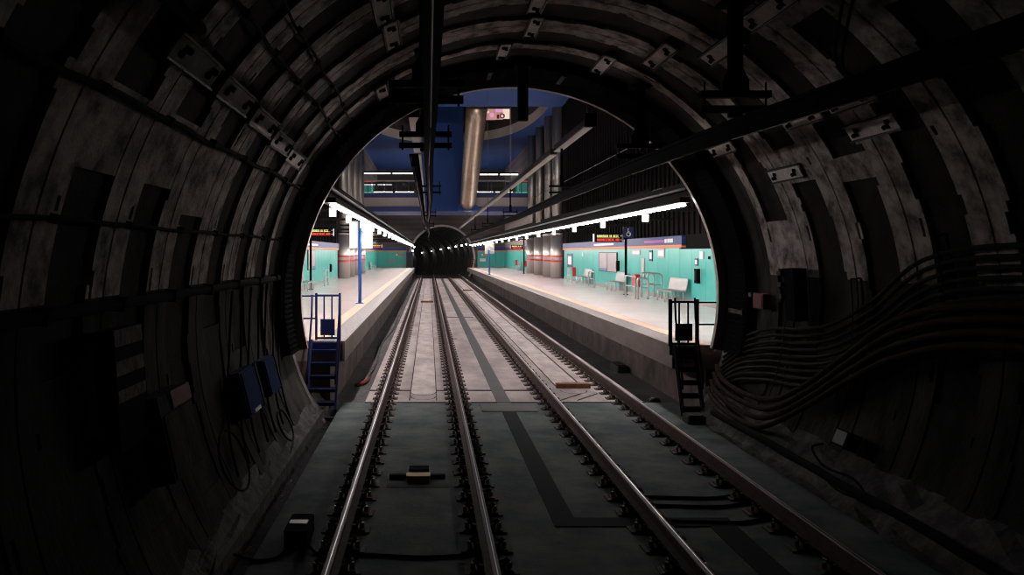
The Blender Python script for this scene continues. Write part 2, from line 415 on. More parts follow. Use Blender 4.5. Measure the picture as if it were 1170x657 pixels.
# ------------------------------------------------------------------ station walls and ceiling
WR, WL = 9.3, -6.3
for nm, x0, x1, xi in (('wall_right', WR, WR+.3, WR), ('wall_left', WL-.3, WL, WL)):
    mb = MB(); mb.box(x0, x1, 16.25, 75.5, -.7, 13.4); mb.box(x0, x1, 75.5, YE, -.7, 13.4, 1)
    # vertical fins of the dark cladding
    y = 16.6
    while y < 57:
        if xi > 0: mb.box(xi-.07, xi, y, y+.16, 3.45, 13)
        else: mb.box(xi, xi+.07, y, y+.16, 3.45, 13)
        y += .62
    struct(nm, mb, ['slats','tanwall'])
def cladding(side):
    xw = WR if side > 0 else WL
    def bx(mb, d0, d1, y0, y1, z0, z1, mi=0):
        a, b = (xw-d1, xw-d0) if side > 0 else (xw+d0, xw+d1)
        mb.box(a, b, y0, y1, z0, z1, mi)
    for (ya, yb) in ((26.8,58.0),(75.2,YE-.05)):
        mb = MB(); y = ya
        while y < yb:
            y2 = min(y+1.5, yb); bx(mb, 0, .06, y+.008, y2-.008, 1.16, 2.98 if y > 30.6 else 2.93); y = y2
        bx(mb, 0, .045, ya, yb, 1.16, 2.92)
        struct('wall_cladding', mb, 'teal')
        mb = MB(); bx(mb, 0, .09, ya, yb, 1.006, 1.16); struct('baseboard_right' if side>0 else 'baseboard_left', mb, 'tealdark')
        ys = 30.7 if ya < 30 else ya
        mb = MB(); bx(mb, 0, .16, ys, yb, 3.06, 3.42); bx(mb, 0, .17, ys, yb, 2.99, 3.09, 1)
        m3 = ['navy','orange','magenta','white']
        if ya < 30:
            bx(mb, .161, .166, 33.0, 36.0, 3.20, 3.30, 2)
            yy = 32.9                        # short white station-name lettering on the band
            for w in (.22,.1,.2,.2,.18):
                bx(mb, .161, .168, yy-w, yy, 3.18, 3.33, 3); yy -= w+.05
            bx(mb, .161, .166, 42, 47, 3.18, 3.28, 3)
        struct('trim_7' if side>0 else 'trim_8', mb, m3)
cladding(1); cladding(-1)
# navy corner strip at the cladding's near end
mb = MB(); mb.box(WR-.12, WR, 26.55, 26.8, 1.006, 3.0); mb.box(WL, WL+.12, 26.55, 26.8, 1.006, 3.0); struct('trim_9', mb, 'navy')

# far headwall cladding facing the tracks
for nm, x0, x1, sx in (('wall_end_left', WL, -2.75, 1), ('wall_end_right', 5.95, WR, -1)):
    mb = MB(); n = 3
    for i in range(n):
        a = x0+(x1-x0)*i/n; b = x0+(x1-x0)*(i+1)/n; mb.box(a+.01, b-.01, YE-.1, YE, 1.12, 2.98)
    mb.box(x0, x1, YE-.06, YE, 1.0, 1.2, 1); mb.box(x0, x1, YE-.2, YE, 3.06, 3.5, 2); mb.box(x0, x1, YE-.21, YE, 2.97, 3.08, 3)
    lx = (x1-1.25 if sx > 0 else x0+.5)
    for i in range(4): mb.box(lx+i*.2, lx+i*.2+.14, YE-.12, YE-.1, 2.45, 2.68, 4 if i == 0 else 3)
    if sx < 0: mb.box(6.25, 6.95, YE-.12, YE-.1, 1.75, 2.1, 4)
    else: mb.box(-5.0, -4.2, YE-.12, YE-.1, 1.6, 1.9, 1)
    struct(nm, mb, ['teal','tealdark','navy','orange','white'])

# ceiling with the D-shaped opening
YN = 59.2
def open_curve(n=40):
    cx, hw, dep = 1.5, 6.9, 19.0
    pts = []
    for i in range(n+1):
        t = PI*i/n; c, s_ = math.cos(t), math.sin(t)
        pts.append((cx - hw*math.copysign(abs(c)**.75, c), YN + dep*abs(s_)**.8))
    return pts
OC = open_curve()
mb = MB()
mb.box(-6.6, 9.6, 16.25, YN, 13.0, 13.3)
mb.box(-6.6, 9.6, 79.5, YE, 13.0, 13.3)
x_l, x_r = -6.6, 9.6
prev = None
P0 = [(x_l, YN)] + OC + [(x_r, YN)]
for i in range(len(P0)-1):
    a, b = P0[i], P0[i+1]
    mb.quad((a[0],a[1],13.0),(b[0],b[1],13.0),(b[0],79.5,13.0),(a[0],79.5,13.0))
struct('ceiling', mb, 'ceilblue')
mb = MB()
for i in range(len(OC)-1):
    a, b = OC[i], OC[i+1]
    mb.quad((a[0],a[1],13.0),(b[0],b[1],13.0),(b[0],b[1],13.8),(a[0],a[1],13.8),0)
    mb.quad((a[0],a[1],13.8),(b[0],b[1],13.8),(b[0],b[1]+.35,13.8),(a[0],a[1]+.35,13.8),0)
    mb.quad((a[0],a[1]+.35,13.8),(b[0],b[1]+.35,13.8),(b[0],b[1]+.35,17),(a[0],a[1]+.35,17),1)
mb.box(-6.6, 9.6, YN-.2, 80, 17.0, 17.2, 1); mb.box(-6.6, 9.6, YN-.3, YN-.05, 13.3, 17.0, 1)
mb.box(-6.9,-6.6,YN-.3,80,13,17.2,1); mb.box(9.6,9.9,YN-.3,80,13,17.2,1)
struct('ceiling_opening', mb, ['lip','attic'])

# blue pier rising from the footbridge
mb = MB(); mb.box(-.62, 3.05, 75.45, 75.9, 6.50, 16.9)
for z in (8.9, 11.6, 14.3): mb.box(-.62, 3.05, 75.44, 75.45, z, z+.03, 1)
struct('wall_pier', mb, ['ceilblue','navy'])
# footbridge
mb = MB(); mb.box(WL, WR, 76, 84, 6.95, 7.75); mb.box(WL, WR, 75.9, 84, 6.50, 6.95, 1); mb.box(WL, WR, 75.9, 84, 7.75, 8.15, 2)
struct('floor_footbridge', mb, ['fascia','bridgeblue','bridgeblue'])
for (x0,x1,lab) in ((WL+.1,-.7,'glass railing of the footbridge beside the overhead rail above the first track'),(3.2,WR-.1,'glass railing of the footbridge between the slanted column and the steel columns')):
    t = thing('footbridge_railing', lab, 'railing', (x0,76.1,8.15), 'footbridge railings')
    mb = MB(); mb.tube([(x0,76.1,9.25),(x1,76.1,9.25)], .05, 8); obj('handrail', mb, 'bench', t)
    k = 5
    for i in range(k):
        a = x0+(x1-x0)*i/k; b = x0+(x1-x0)*(i+1)/k
        mb = MB(); mb.box(a-.03,a+.03,76.05,76.15,8.15,9.22); obj('post', mb, 'black2', t)
        mb = MB(); mb.box(a+.06,b-.06,76.09,76.11,8.25,9.15); obj('glass_panel', mb, 'glass', t)
# tubes on the footbridge
def btube(x0,x1,y,z,lab):
    t = thing('pendant_strip_light', lab, 'light', (x0,y,z), 'footbridge strip lights')
    mb = MB(); mb.box(x0,x1,y-.08,y+.08,z+.09,z+.18); obj('housing', mb, 'trunk', t)
    mb = MB(); mb.tube([(x0+.05,y,z),((x0+x1)/2-.1,y,z)], .06, 8); mb.tube([((x0+x1)/2+.1,y,z),(x1-.05,y,z)], .06, 8); obj('tube', mb, 'tube2', t)
btube(-6.0,-.8,77.5,10.05,'topmost white strip light of the footbridge, beside the blue pier and first track')
btube(4.6,8.2,77.5,9.95,'topmost white strip light of the footbridge, near the steel columns')
btube(-6.2,-3.3,77.0,8.98,'short white strip light behind the footbridge railing above the first track')
btube(-5.0,-1.3,76.6,8.30,'lowest white strip light at the footbridge floor above the first track')
btube(4.2,7.6,76.6,8.30,'lowest white strip light at the footbridge floor beside the slanted column')
for (x0,x1,lab) in ((-6.15,-5.15,'teal booth with added glow on the footbridge beside the columns above the first track'),(8.15,9.15,'teal booth with added glow on the footbridge beside the steel columns of the second track')):
    t = thing('teal_booth', lab, 'booth', (x0,79,8.15), 'footbridge booths')
    mb = MB(); mb.box(x0,x0+.44,79,79.5,8.15,9.32); obj('pane', mb, 'teal_glow', t)
    mb = MB(); mb.box(x0+.5,x1,79,79.5,8.15,9.32); obj('pane', mb, 'teal_glow', t)
    mb = MB(); mb.box(x0+.44,x0+.5,78.95,79.5,8.15,9.4); obj('post', mb, 'black2', t)
    mb = MB(); mb.box(x0,x1,78.93,79.5,9.4,9.55); obj('fascia', mb, 'red_glow', t)

# slanted column
t = thing('slanted_column', 'large slanted bronze-coloured round column rising from the footbridge into the ceiling opening', 'column', (3.4,75,6.7))
mb = MB(); a = Vector((3.42,75.0,7.0)); b = Vector((3.48,61.3,13.42)); mb.tube([a + (b-a)*i/12 for i in range(13)], .68, 28, r1=.78); obj('shaft', mb, 'copper', t, True)
mb = MB(); mb.box(2.6,4.3,74.3,75.85,6.50,6.95); obj('base', mb, 'ceilblue', t)
# screen in the opening
t = thing('advertising_screen', 'lit pink advertising screen in the ceiling opening beside the slanted column', 'screen', (5.6,70,13.7))
mb = MB(); mb.box(4.5,6.72,70.0,70.12,13.70,14.72); obj('frame', mb, 'black2', t)
mb = MB(); y=69.99
def sq(x0,x1,z0,z1,mi,dy=0): mb.box(x0,x1,y-.01-dy,y-dy,z0,z1,mi)
sq(4.55,5.5,13.75,14.66,0); sq(5.5,6.1,13.78,14.4,0); sq(6.1,6.66,13.85,14.66,1); sq(5.5,6.1,14.4,14.66,3); sq(5.6,5.8,13.85,14.2,2,.011)
for cx,cz,rx,rz,mi in ((6.05,14.08,.22,.22,2),(6.05,14.08,.11,.12,1),(5.2,14.15,.18,.2,3),(4.8,14.4,.18,.12,1)):
    n = 16; base = [(cx+rx*math.cos(2*PI*i/n), y-.035, cz+rz*math.sin(2*PI*i/n)) for i in range(n)]
    s0 = len(mb.v); mb.v += base; mb.f.append(tuple(range(s0,s0+n))); mb.m.append(mi)
obj('picture', mb, ['skin1','skin2','skin3','skin4'], t)

# round steel columns with fluted drums
def make_col():
    t = thing('steel_column', '', 'column', (0,0,0), 'round steel columns')
    mb = MB(); mb.tube([(-.13,0,4.1),(-.13,0,13.0)], .36, 24); obj('shaft', mb, 'steel', t, True)
    mb = MB(); mb.tube([(0,0,1.0),(0,0,4.1)], .60, 32); dr = obj('drum', mb, 'steel', t, True)
    mb = MB(); mb.tube([(0,0,4.08),(0,0,4.16)], .66, 32); obj('collar', mb, 'steel', t)
    for z in (2.15,2.50):
        mb = MB(); mb.tube([(0,0,z),(0,0,z+.13)], .606, 32, cap=False); obj('red_band', mb, 'red', dr)
    return t
c0 = make_col(); first = True
for side, X in ((1, 9.15), (-1, -6.15)):
    for i, y in enumerate((59.6,63.6,68.9,74.2)):
        lab = '%s steel column in the row on the platform %s' % (ORD[i], 'with the benches' if side>0 else 'with the white board')
        if first: c0.location = (X,y,0); c0['label'] = lab; first = False
        else: dup(c0, (X,y,0), lab, rz=(0 if side > 0 else PI))

# ------------------------------------------------------------------ running rails
def rail_prof():
    h = [(-.075,-.17),(.075,-.17),(.075,-.158),(.012,-.135),(.010,-.045),(.036,-.035),(.036,-.008),(.028,0),(.012,.001),(.002,.001),(-.028,0),(-.036,-.008),(-.036,-.035),(-.010,-.045),(-.012,-.135),(-.075,-.158)]
    return h
fb = MB()
fb.box(-.21,.21,-.085,.085,-.08+.0,-.05)       # base plate
fb.box(-.26,.26,-.11,.11,-.08-.0,-.062)
for s in (-1,1):
    fb.box(s*.105-.03 if s>0 else -.135, s*.105+.03 if s>0 else -.075, -.06,.06,-.05,.0)      # shoulder
    fb.tube([(s*.12,-.05,.0),(s*.17,-.03,.035),(s*.17,.03,.035),(s*.12,.05,.0),(s*.07,.02,.005)], .013, 6)   # spring clip
    fb.tube([(s*.175,0,-.06),(s*.175,0,.01)], .024, 6, 1)                                     # bolt
fast_me = None
RAILS = [(-.906,'outer running rail of the first track, beside the blue stair'),(.594,'inner running rail of the first track, beside the central drain'),
         (2.45,'inner running rail of the second track, beside the central drain'),(3.95,'outer running rail of the second track, towards the benches')]
for x, lab in RAILS:
    t = thing('running_rail', lab, 'rail', (x,0,-.25), 'running rails')
    mb = MB(); mb.prism([(x+a,b) for a,b in rail_prof()], -4, 112, 0, [0,0,0,0,0,0,2,2,1,2,2,0,0,0,0,0]); obj('rail_bar', mb, ['railside','railtop','railhead'], t)
    y = 2.7; k = 0; far = MB()
    while y < 100.3:
        if k < 100:
            if fast_me is None:
                m2 = MB(); m2.v = [(a,b,c) for a,b,c in fb.v]; m2.f = fb.f; m2.m = fb.m
                o = obj('rail_fastening', m2, ['fasten','bolt']); fast_me = o.data
            else:
                o = bpy.data.objects.new('rail_fastening', fast_me); C.objects.link(o)
            o.parent = t; o.location = (0, y, .08); o.rotation_euler = (0,0,random.uniform(-.05,.05))
        else:
            far.box(x-.23,x+.23,y-.09,y+.09,-.25,-.21)
            far.box(x-.19,x-.10,y-.06,y+.06,-.21,-.15); far.box(x+.10,x+.19,y-.06,y+.06,-.21,-.15)
        y += .6; k += 1
    o = obj('rail_fastening', far, 'fasten', t); o['kind'] = 'stuff'

# timbers across the troughs
for (x0,x1,y,lab) in ((2.86,3.62,19.1,'rusty brown timber laid across the second track where the pale trough begins'),(-.5,.27,52,'small brown timber laid across the first track bed inside the station'),(2.72,3.5,68,'small brown timber laid across the second track bed far inside the station')):
    t = thing('cross_timber', lab, 'timber', (x0,y,-.25))
    mb = MB(); mb.box(x0,x1,y-.09,y+.09,-.243,-.14); obj('beam', mb, 'rust', t)
    mb = MB(); mb.box((x0+x1)/2-.2,(x0+x1)/2+.2,y+.1,y+.3,-.243,-.16); obj('block', mb, 'rust', t)

# track sensor with yellow block
t = thing('track_sensor', 'yellow block sensor on a black bar between the rails of the first track', 'sensor', (-.15,11.4,-.25))
mb = MB(); mb.box(-.53,.22,11.42,11.50,-.25,-.20); obj('bar', mb, 'black', t)
mb = MB(); mb.box(-.30,.02,11.22,11.42,-.25,-.16,0,.02); obj('yellow_block', mb, 'sensor', t)
mb = MB(); mb.box(-.27,.0,11.52,11.75,-.25,-.15,0,.02); obj('black_block', mb, 'black', t)
mb = MB(); mb.box(-.55,.26,11.0,11.18,-.25,-.243); obj('scuffed_plate', mb, 'joint', t)
# floor box with cable
t = thing('junction_box', 'small black junction box with a pale top strip on the floor outside the first track', 'junction box', (-1.38,9.0,-.25))
mb = MB(); mb.box(-1.50,-1.26,8.75,9.35,-.25,-.08,0,.03); obj('housing', mb, 'black', t)
mb = MB(); mb.box(-1.48,-1.29,8.98,9.10,-.08,-.068); obj('top_strip', mb, 'bench', t)
mb = MB()
mb.tube(spline([(-1.95,8.5,-.23),(-1.7,8.35,-.235),(-1.5,8.45,-.235),(-1.42,8.75,-.2)]), .016, 6)
tag(obj('floor_cable', mb, 'cable', smooth=True), 'thin black cable from the wet gutter to the small junction box', 'cable')
mb = MB(); mb.tube(spline([(-1.28,8.8,-.2),(-1.1,8.5,-.235),(-.906,8.5,-.235),(-.6,8.52,-.235),(-.1,8.45,-.235),(.3,8.5,-.235),(.594,8.6,-.235)]), .015, 6)
tag(obj('floor_cable', mb, 'cable', smooth=True), 'thin black cable crossing the floor between the two rails of the first track', 'cable')
# cables lying across second track
for dy in (0,.35,.95):
    mb = MB(); mb.tube(spline([(2.5,10.55-dy,-.235),(3.0,10.5-dy,-.235),(3.5,10.48-dy,-.235),(3.9,10.65-dy,-.235)]), .02, 6)
    tag(obj('floor_cable', mb, 'cable', smooth=True), '%s black cable from the portal lying across the second track' % ORD[[0,.35,.95].index(dy)], 'cable', 'cables across the second track')

# pale hose beside the left platform and debris
mb = MB(); mb.tube(spline([(-1.55,20.6,-.30),(-1.5,24,-.33),(-1.62,29,-.32),(-1.45,36,-.33),(-1.6,46,-.32),(-1.5,60,-.33)]), .035, 8)
t = thing('drain_hose', 'pale hose snaking along the dark strip below the platform beside the blue stair', 'hose', (-1.55,20.6,-.36))
obj('hose', mb, 'haunch', t, True)
mb = MB(); mb.tube([(-1.72,20.0,-.33),(-1.55,20.2,-.30),(-1.5,20.9,-.30)], .05, 8); obj('red_nozzle', mb, 'redbox', t, True)

# point machine boxes on the right side strip
for (x,y,sx,sy,h,lab) in ((4.75,15.2,.16,.2,.14,'small black signal box on the floor beside the outer rail near the black stair'),(4.62,17.4,.1,.12,.2,'small round-topped grey box outside the second track before the black stair'),
                     (5.15,23.0,.14,.5,.18,'dark lump of ballast boxes under the edge of the bench platform')):
    t = thing('track_box', lab, 'box', (x,y,-.36))
    z0 = -.25 if y < 17.25 else -.40
    mb = MB(); mb.box(x-sx,x+sx,y-sy,y+sy,z0,z0+h,0,.03); obj('housing', mb, 'black2', t)
    mb = MB(); mb.box(x-sx*.8,x+sx*.8,y-sy*.8,y+sy*.8,z0+h,z0+h+.02); obj('lid', mb, 'haunch' if y<20 else 'black2', t)

# ------------------------------------------------------------------ stairs
def stair(name, lab, x0, x1, yt, yb, ztop, m, rail_to):
    t = thing(name, lab, 'stair', ((x0+x1)/2,(yt+yb)/2,-.25))
    def st(x):
        mb = MB(); dy = yt-yb; L = math.hypot(dy, ztop+.25)
        d = Vector((0,dy/L,(ztop+.25)/L)); nrm = Vector((0,-d.z,d.y))
        c = Vector((x,(yt+yb)/2,(ztop-.25)/2)); mb.obox(c,(1,0,0),d,nrm,.018,L/2,.07); return mb
    for x in (x0,x1): obj('stringer', st(x), m, t)
    n = 5
    for i in range(n):
        f = (i+.6)/n*.93; z = -.25+(ztop+.25)*f; y = yb+(yt-yb)*f
        mb = MB(); mb.box(x0+.02,x1-.02,y-.10,y+.12,z-.02,z+.02); mb.box(x0+.02,x1-.02,y-.11,y-.09,z-.045,z+.02); obj('tread', mb, m, t)
    mb = MB(); mb.box(x0-.02,x1+.02,yt-.04,yt+.3,ztop-.20,ztop-.03); obj('landing', mb, m, t)
    for x in (x0,x1):
        mb = MB(); mb.tube([(x,yb+.05,.25),(x,yb+.06,.45),(x,yt-.06,ztop+.55),(x,yt-.02,ztop+.93)], .02, 8); mb.tube([(x,yt-.45,.0+.1),(x,yt-.45+.1,.3)], .02, 8)
        obj('handrail', mb, m, t, True)
    return t
def gate(name, lab, x0, x1, y, z0, h, m, xr, ext, nb=2, thick=.022):
    t = thing(name, lab, 'gate', ((x0+x1)/2,y,z0))
    for x in (x0,x1):
        mb = MB(); mb.box(x-thick,x+thick,y-thick,y+thick,z0-.02,z0+h+.03); obj('post', mb, m, t)
    for z in (z0+h-.02, z0+.03):
        mb = MB(); mb.box(x0,x1,y-.015,y+.015,z-.02,z+.02); obj('crossbar', mb, m, t)
    for i in range(nb):
        x = x0+(x1-x0)*(i+1)/(nb+1); mb = MB(); mb.box(x-.014,x+.014,y-.012,y+.012,z0+.03,z0+h-.02); obj('bar', mb, m, t)
    mb = MB(); mb.box(x0+.09,x1-.10,y-.035,y-.016,z0+.09,z0+.42); obj('sign_plate', mb, m, t)
    xa, xb = (xr, x0) if xr < x0 else (x1, xr)
    for z in (z0+h-.03, z0+h*.47):
        mb = MB(); mb.tube([(xa,y,z),(xb,y,z)], .016, 8); obj('side_rail', mb, m, t, True)
    if ext:
        mb = MB(); mb.tube([(ext,y,z0),(ext,y,z0+h)], .02, 8); obj('side_post', mb, m, t, True)
    return t
stair('platform_stair', 'steep blue steel stair climbing from the track floor to the platform with the white board', -2.35, -1.80, 17.1, 16.35, 1.02, 'blue', -2.7)
gate('stair_gate', 'blue barred gate with a small plate at the head of the blue stair', -2.30, -1.82, 17.35, 1.02, .92, 'blue', -2.72, None)
stair('platform_stair', 'steep black steel stair climbing from the track floor to the bench platform', 4.72, 5.10, 16.3, 15.75, 1.0, 'black', 5.5)
gate('stair_gate', 'black barred gate with a small plate at the head of the black stair', 4.68, 5.20, 16.46, 1.0, .86, 'black', 5.75, None, thick=.03)

# ------------------------------------------------------------------ overhead conductor rails
def cond(pts, lab, w=.075, h=.13):
    t = thing('overhead_conductor_rail', lab, 'conductor rail', pts[0])
    mb = MB()
    for (p,q) in zip(pts[:-1], pts[1:]):
        p = Vector(p); q = Vector(q); d = (q-p); L = d.length; d.normalize(); sx = d.cross(Vector((0,0,1))).normalized(); up = sx.cross(d)
        c = (p+q)/2
        mb.obox(c+up*.08, sx, d, up, w, L/2, .018); mb.obox(c, sx, d, up, w*.35, L/2, .08); mb.obox(c-up*.075, sx, d, up, w*.5, L/2, .03)
    obj('profile', mb, 'black', t)
    mb = MB()
    for (p,q) in zip(pts[:-1], pts[1:]): mb.tube([Vector(p)-Vector((0,0,.115)), Vector(q)-Vector((0,0,.115))], .007, 6)
    obj('contact_wire', mb, 'wire', t, True)
ZC = 4.24
cond([(.02,-4,ZC),(.02,9,ZC),(.0,13,ZC),(.03,23,ZC),(-.02,37.5,ZC)], 'black overhead conductor rail hanging above the first track from the tunnel into the station')
cond([(-.24,13.5,ZC+.03),(-.22,23,ZC),(-.22,38,ZC),(0,52,ZC),(0,112,ZC)], 'second parallel conductor rail above the first track, running on through the station')
cond([(4.1,-4,ZC),(3.9,5.6,ZC),(3.57,10,ZC),(3.45,14.4,ZC),(3.45,22,ZC),(3.6,34,ZC),(3.4,52,ZC),(3.4,112,ZC)], 'black overhead conductor rail hanging above the second track', w=.085)

def hanger(x, y, ztop, lab, wide=.40, station=False):
    t = thing('catenary_hanger', lab, 'hanger', (x,y,ztop), 'catenary hangers')
    z1, z2 = 4.60, 4.43
    mb = MB(); w = .068 if not station else .03
    mb.box(x-w,x+w,y-w,y+w,z1+.28,ztop); obj('post', mb, 'black', t)
    if not station:
        mb = MB(); mb.prism([(x-.15,z1),(x+.15,z1),(x+.15,z1+.16),(x+.07,z1+.32),(x-.07,z1+.32),(x-.15,z1+.16)], y-.03, y+.03); obj('gusset', mb, 'black', t)
        mb = MB(); mb.box(x-.17,x+.17,y-.17,y+.17,ztop-.03,ztop+.02); obj('ceiling_plate', mb, 'black', t)
    else:
        mb = MB(); mb.box(x-.05,x+.05,y-.05,y+.05,z1,z1+.3); obj('gusset', mb, 'black', t)
    hh = .038 if not station else .025
    for z in (z1,z2):
        mb = MB(); mb.box(x-wide,x+wide,y-.05,y+.05,z-hh,z+hh); obj('crossbar', mb, 'black', t)
    for s in (-1,1):
        mb = MB(); mb.tube([(x+s*(wide-.05),y,z2-.07),(x+s*(wide-.05),y,z1+.14)], .013, 6); obj('threaded_rod', mb, 'black', t)
    mb = MB(); mb.tube([(x,y,z2-.03),(x,y,z2-.08)], .03, 10); mb.tube([(x,y,z2-.05),(x,y,z2-.085)], .085, 12); obj('insulator', mb, 'black', t, True)
def vault(x): return AZ + math.sqrt(max(.1, 4.17**2-(x-AX)**2))
hanger(-.03, 9.1, vault(-.03), 'black catenary hanger above the first track, nearest the viewer, with the widest crossbars')
hanger(-.05, 12.95, vault(-.05), 'black catenary hanger above the first track just before the station portal')
hanger(3.5, 9.7, vault(3.5), 'black catenary hanger above the second track, nearest the viewer, with a broad gusset')
hanger(3.58, 14.4, vault(3.58), 'black catenary hanger above the second track at the portal ring')
for i, y in enumerate((23,37.5,52,66)):
    hanger(.0, y, 5.62, '%s slim catenary hanger inside the station above the first track' % ORD[i], .34, True)
    hanger(3.6, y, 5.62, '%s slim catenary hanger inside the station above the second track' % ORD[i], .34, True)
# overhead beams carrying the hangers in the station
def carrier(x, segs, lab):
    t = thing('carrier_beam', lab, 'beam', (x,segs[0][0],5.62), 'carrier beams')
    for (a,b) in segs:
        mb = MB(); mb.box(x-.10,x+.10,a,b,5.62,5.645,0); mb.box(x-.10,x+.10,a,b,5.645,5.80,1); obj('beam_length', mb, ['trunklight','trunkdark'], t)
    for y in (19.3,37.5,52,66,80):
        mb = MB(); mb.box(x-.012,x+.012,y-.012,y+.012,5.80,13.0); obj('drop_rod', mb, 'trunkdark', t)
    for (a,b) in segs[:1]:
        mb = MB(); mb.box(x-.12,x+.12,a-.05,a+.10,5.60,5.9); obj('end_bracket', mb, 'black', t)
carrier(3.6, ((18.9,23.8),(24.5,60),(60.2,100)), 'pale-soffit steel beam hung lengthwise above the second track in the station')
carrier(-.32, ((17.5,24),(24.4,60),(60.2,100)), 'pale-soffit steel beam hung lengthwise above the first track in the station')
# suspension wires on the dark wall
for (x,z,y0,y1,lab) in ((7.05,6.5,17,60,'upper thin steel wire strung along the dark slatted wall above the benches'),(8.6,7.3,17,70,'lower thin steel wire strung along the dark slatted wall above the benches')):
    mb = MB(); mb.tube([(x,y0,z),(x,y1,z)], .012, 6); tag(obj('hanging_wire', mb, 'rope'), lab, 'wire')

# plain post hanging at the crown of the portal
t = thing('hanging_post', 'short black post hanging from the crown of the tunnel in front of the blue ceiling', 'post', (1.60,14.5,6.05))
mb = MB(); mb.box(1.52,1.69,14.42,14.58,5.05,6.14); obj('post', mb, 'black', t)
mb = MB(); mb.box(1.47,1.74,14.35,14.65,5.95,6.12); obj('flange', mb, 'black', t)

# ------------------------------------------------------------------ platform luminaires
def lum(side):
    x = 4.92 if side > 0 else -1.88; n = 18
    where = 'over the bench platform' if side > 0 else 'over the platform with the white board'
    proto = None
    for i in range(n):
        y = 16.3+4.7*i; lab = '%s length of strip light %s' % (ORD[i], where)
        if proto is None:
            t = thing('pendant_strip_light', lab, 'light', (x,y,3.71), 'platform strip lights'); proto = t
            mb = MB(); mb.box(x-.10,x+.10,y,y+4.68,3.76,3.86); obj('housing', mb, 'trunk', t)
            mb = MB(); mb.tube([(x,y+.02,3.71),(x,y+4.66,3.71)], .025, 10); obj('tube', mb, 'tube', t, True)
        else: dup(proto, (x,y,3.71), lab)
    # trunking with cables above the lights
    t = thing('cable_trunking', 'dark cable trunking above the strip lights %s' % where, 'trunking', (x,16.3,3.9))
    mb = MB(); xo = x+side*.30; mb.box(xo-.18,xo+.18,16.3,101,3.90,4.18); obj('tray', mb, 'trunk', t)
    mb = MB(); mb.tube([(x-side*.02,16.3,4.02),(x-side*.02,101,4.02)], .03, 8); obj('conduit', mb, 'bench', t, True)
    for y in (18,25,32,39,46,53,66,71.5,79,86,93,100):
        mb = MB(); xe = WR-.08 if side > 0 else WL+.08; xt = xo+side*.18; mb.box(min(xt,xe),max(xt,xe),y,y+.08,4.02,4.10); obj('bracket_arm', mb, 'trunk', t)
lum(1); lum(-1)
def spots(side, ys):
    x = 4.92 if side > 0 else -1.88
    where = 'over the bench platform' if side > 0 else 'over the platform with the white board'
    for i, y in enumerate(ys):
        lab = '%s boxy white downlight under the strip light %s' % (ORD[i], where)
        if i == 0:
            t = thing('downlight', lab, 'light', (x,y,3.5), 'boxy downlights'); spots.p = t
            mb = MB(); mb.box(x-.065,x+.065,y-.065,y+.065,3.50,3.66,0,.02); obj('diffuser', mb, 'spot', t)
            mb = MB(); mb.box(x-.05,x+.05,y-.05,y+.05,3.66,3.685); obj('collar', mb, 'trunk', t)
        else: dup(spots.p, (x,y,3.5), lab)
def downlight_lamp(x, y, side):
    l = bpy.data.lights.new('downlight_lamp','SPOT'); l.energy = DNL; l.spot_size = math.radians(150); l.spot_blend = .9; l.shadow_soft_size = .06; l.color = (1,.91,.88)
    o = bpy.data.objects.new('downlight_lamp', l); C.objects.link(o); o.location = (x+side*.02,y,3.46)
    o.rotation_euler = Vector((side*2.2,0,-2.4)).to_track_quat('-Z','Y').to_euler()
spots(1, [19.3+4.7*i for i in range(17)])
spots(-1, [16.6,19.9]+[24+4.1*i for i in range(18)])
for i in range(17): downlight_lamp(4.92, 19.3+4.7*i, 1)
for y in [16.6,19.9]+[24+4.1*i for i in range(18)]: downlight_lamp(-1.88, y, -1)

# ------------------------------------------------------------------ platform furniture
def led(x0, x1, y, z0, z1, pole_x, pole_y, zb, lab, sign=None, pm='black'):
    t = thing('information_display', lab, 'display', (pole_x,pole_y,1.0), 'platform information displays')
    mb = MB(); mb.tube([(pole_x,pole_y,1.006),(pole_x,pole_y,zb)], .055, 12); obj('pole', mb, pm, t, True)
    mb = MB(); mb.tube([(pole_x,pole_y,1.006),(pole_x,pole_y,1.03)], .12, 12); obj('base_plate', mb, pm, t)
    mb = MB(); mb.box(x0,x1,y-.10,y+.10,z0,z1,0,.02); hs = obj('housing', mb, 'black', t)
    mb = MB(); xa = min(x1,pole_x); mb.box(min(x0,pole_x), max(x1,pole_x), min(y,pole_y)-.02, max(y,pole_y)+.02, z1-.06, z1); obj('arm', mb, 'black', t)
    zz = z0+(z1-z0)*.55; h = (z1-z0)*.26; rnd = random.Random(3)
    for (zr, mm) in ((zz,'ledy'),(z0+(z1-z0)*.14,'ledr')):
        mb = MB(); x = x0+.10
        while x < x1-.16:
            w = rnd.choice((.035,.045,.05))
            mb.box(x,x+w*.35,y-.112,y-.10,zr,zr+h); mb.box(x,x+w,y-.112,y-.10,zr+h*.78,zr+h); 
            if rnd.random() < .6: mb.box(x+w*.65,x+w,y-.112,y-.10,zr,zr+h)
            else: mb.box(x,x+w,y-.112,y-.10,zr,zr+h*.22)
            x += w+.016
            if rnd.random() < .1: x += .05
        mb.box(x0+.10,x1-.12,y-.104,y-.10,zr-.004,zr+.004); obj('text_row', mb, mm, hs)
    for zr in (z0+.07, z1-.13):
        mb = MB(); mb.box(x1-.07,x1-.03,y-.112,y-.10,zr,zr+.05); obj('indicator_lamp', mb, 'white', hs)
    for xx in (x0-.03,x1):
        mb = MB(); mb.box(xx,xx+.03,y-.1,y+.1,z0+.02,z1-.02); obj('side_cap', mb, 'bench', t)
led(7.05,8.22,36.2,3.25,3.62,8.40,36.2,3.42,'lit train information display on the black pole under the blue wheelchair sign')
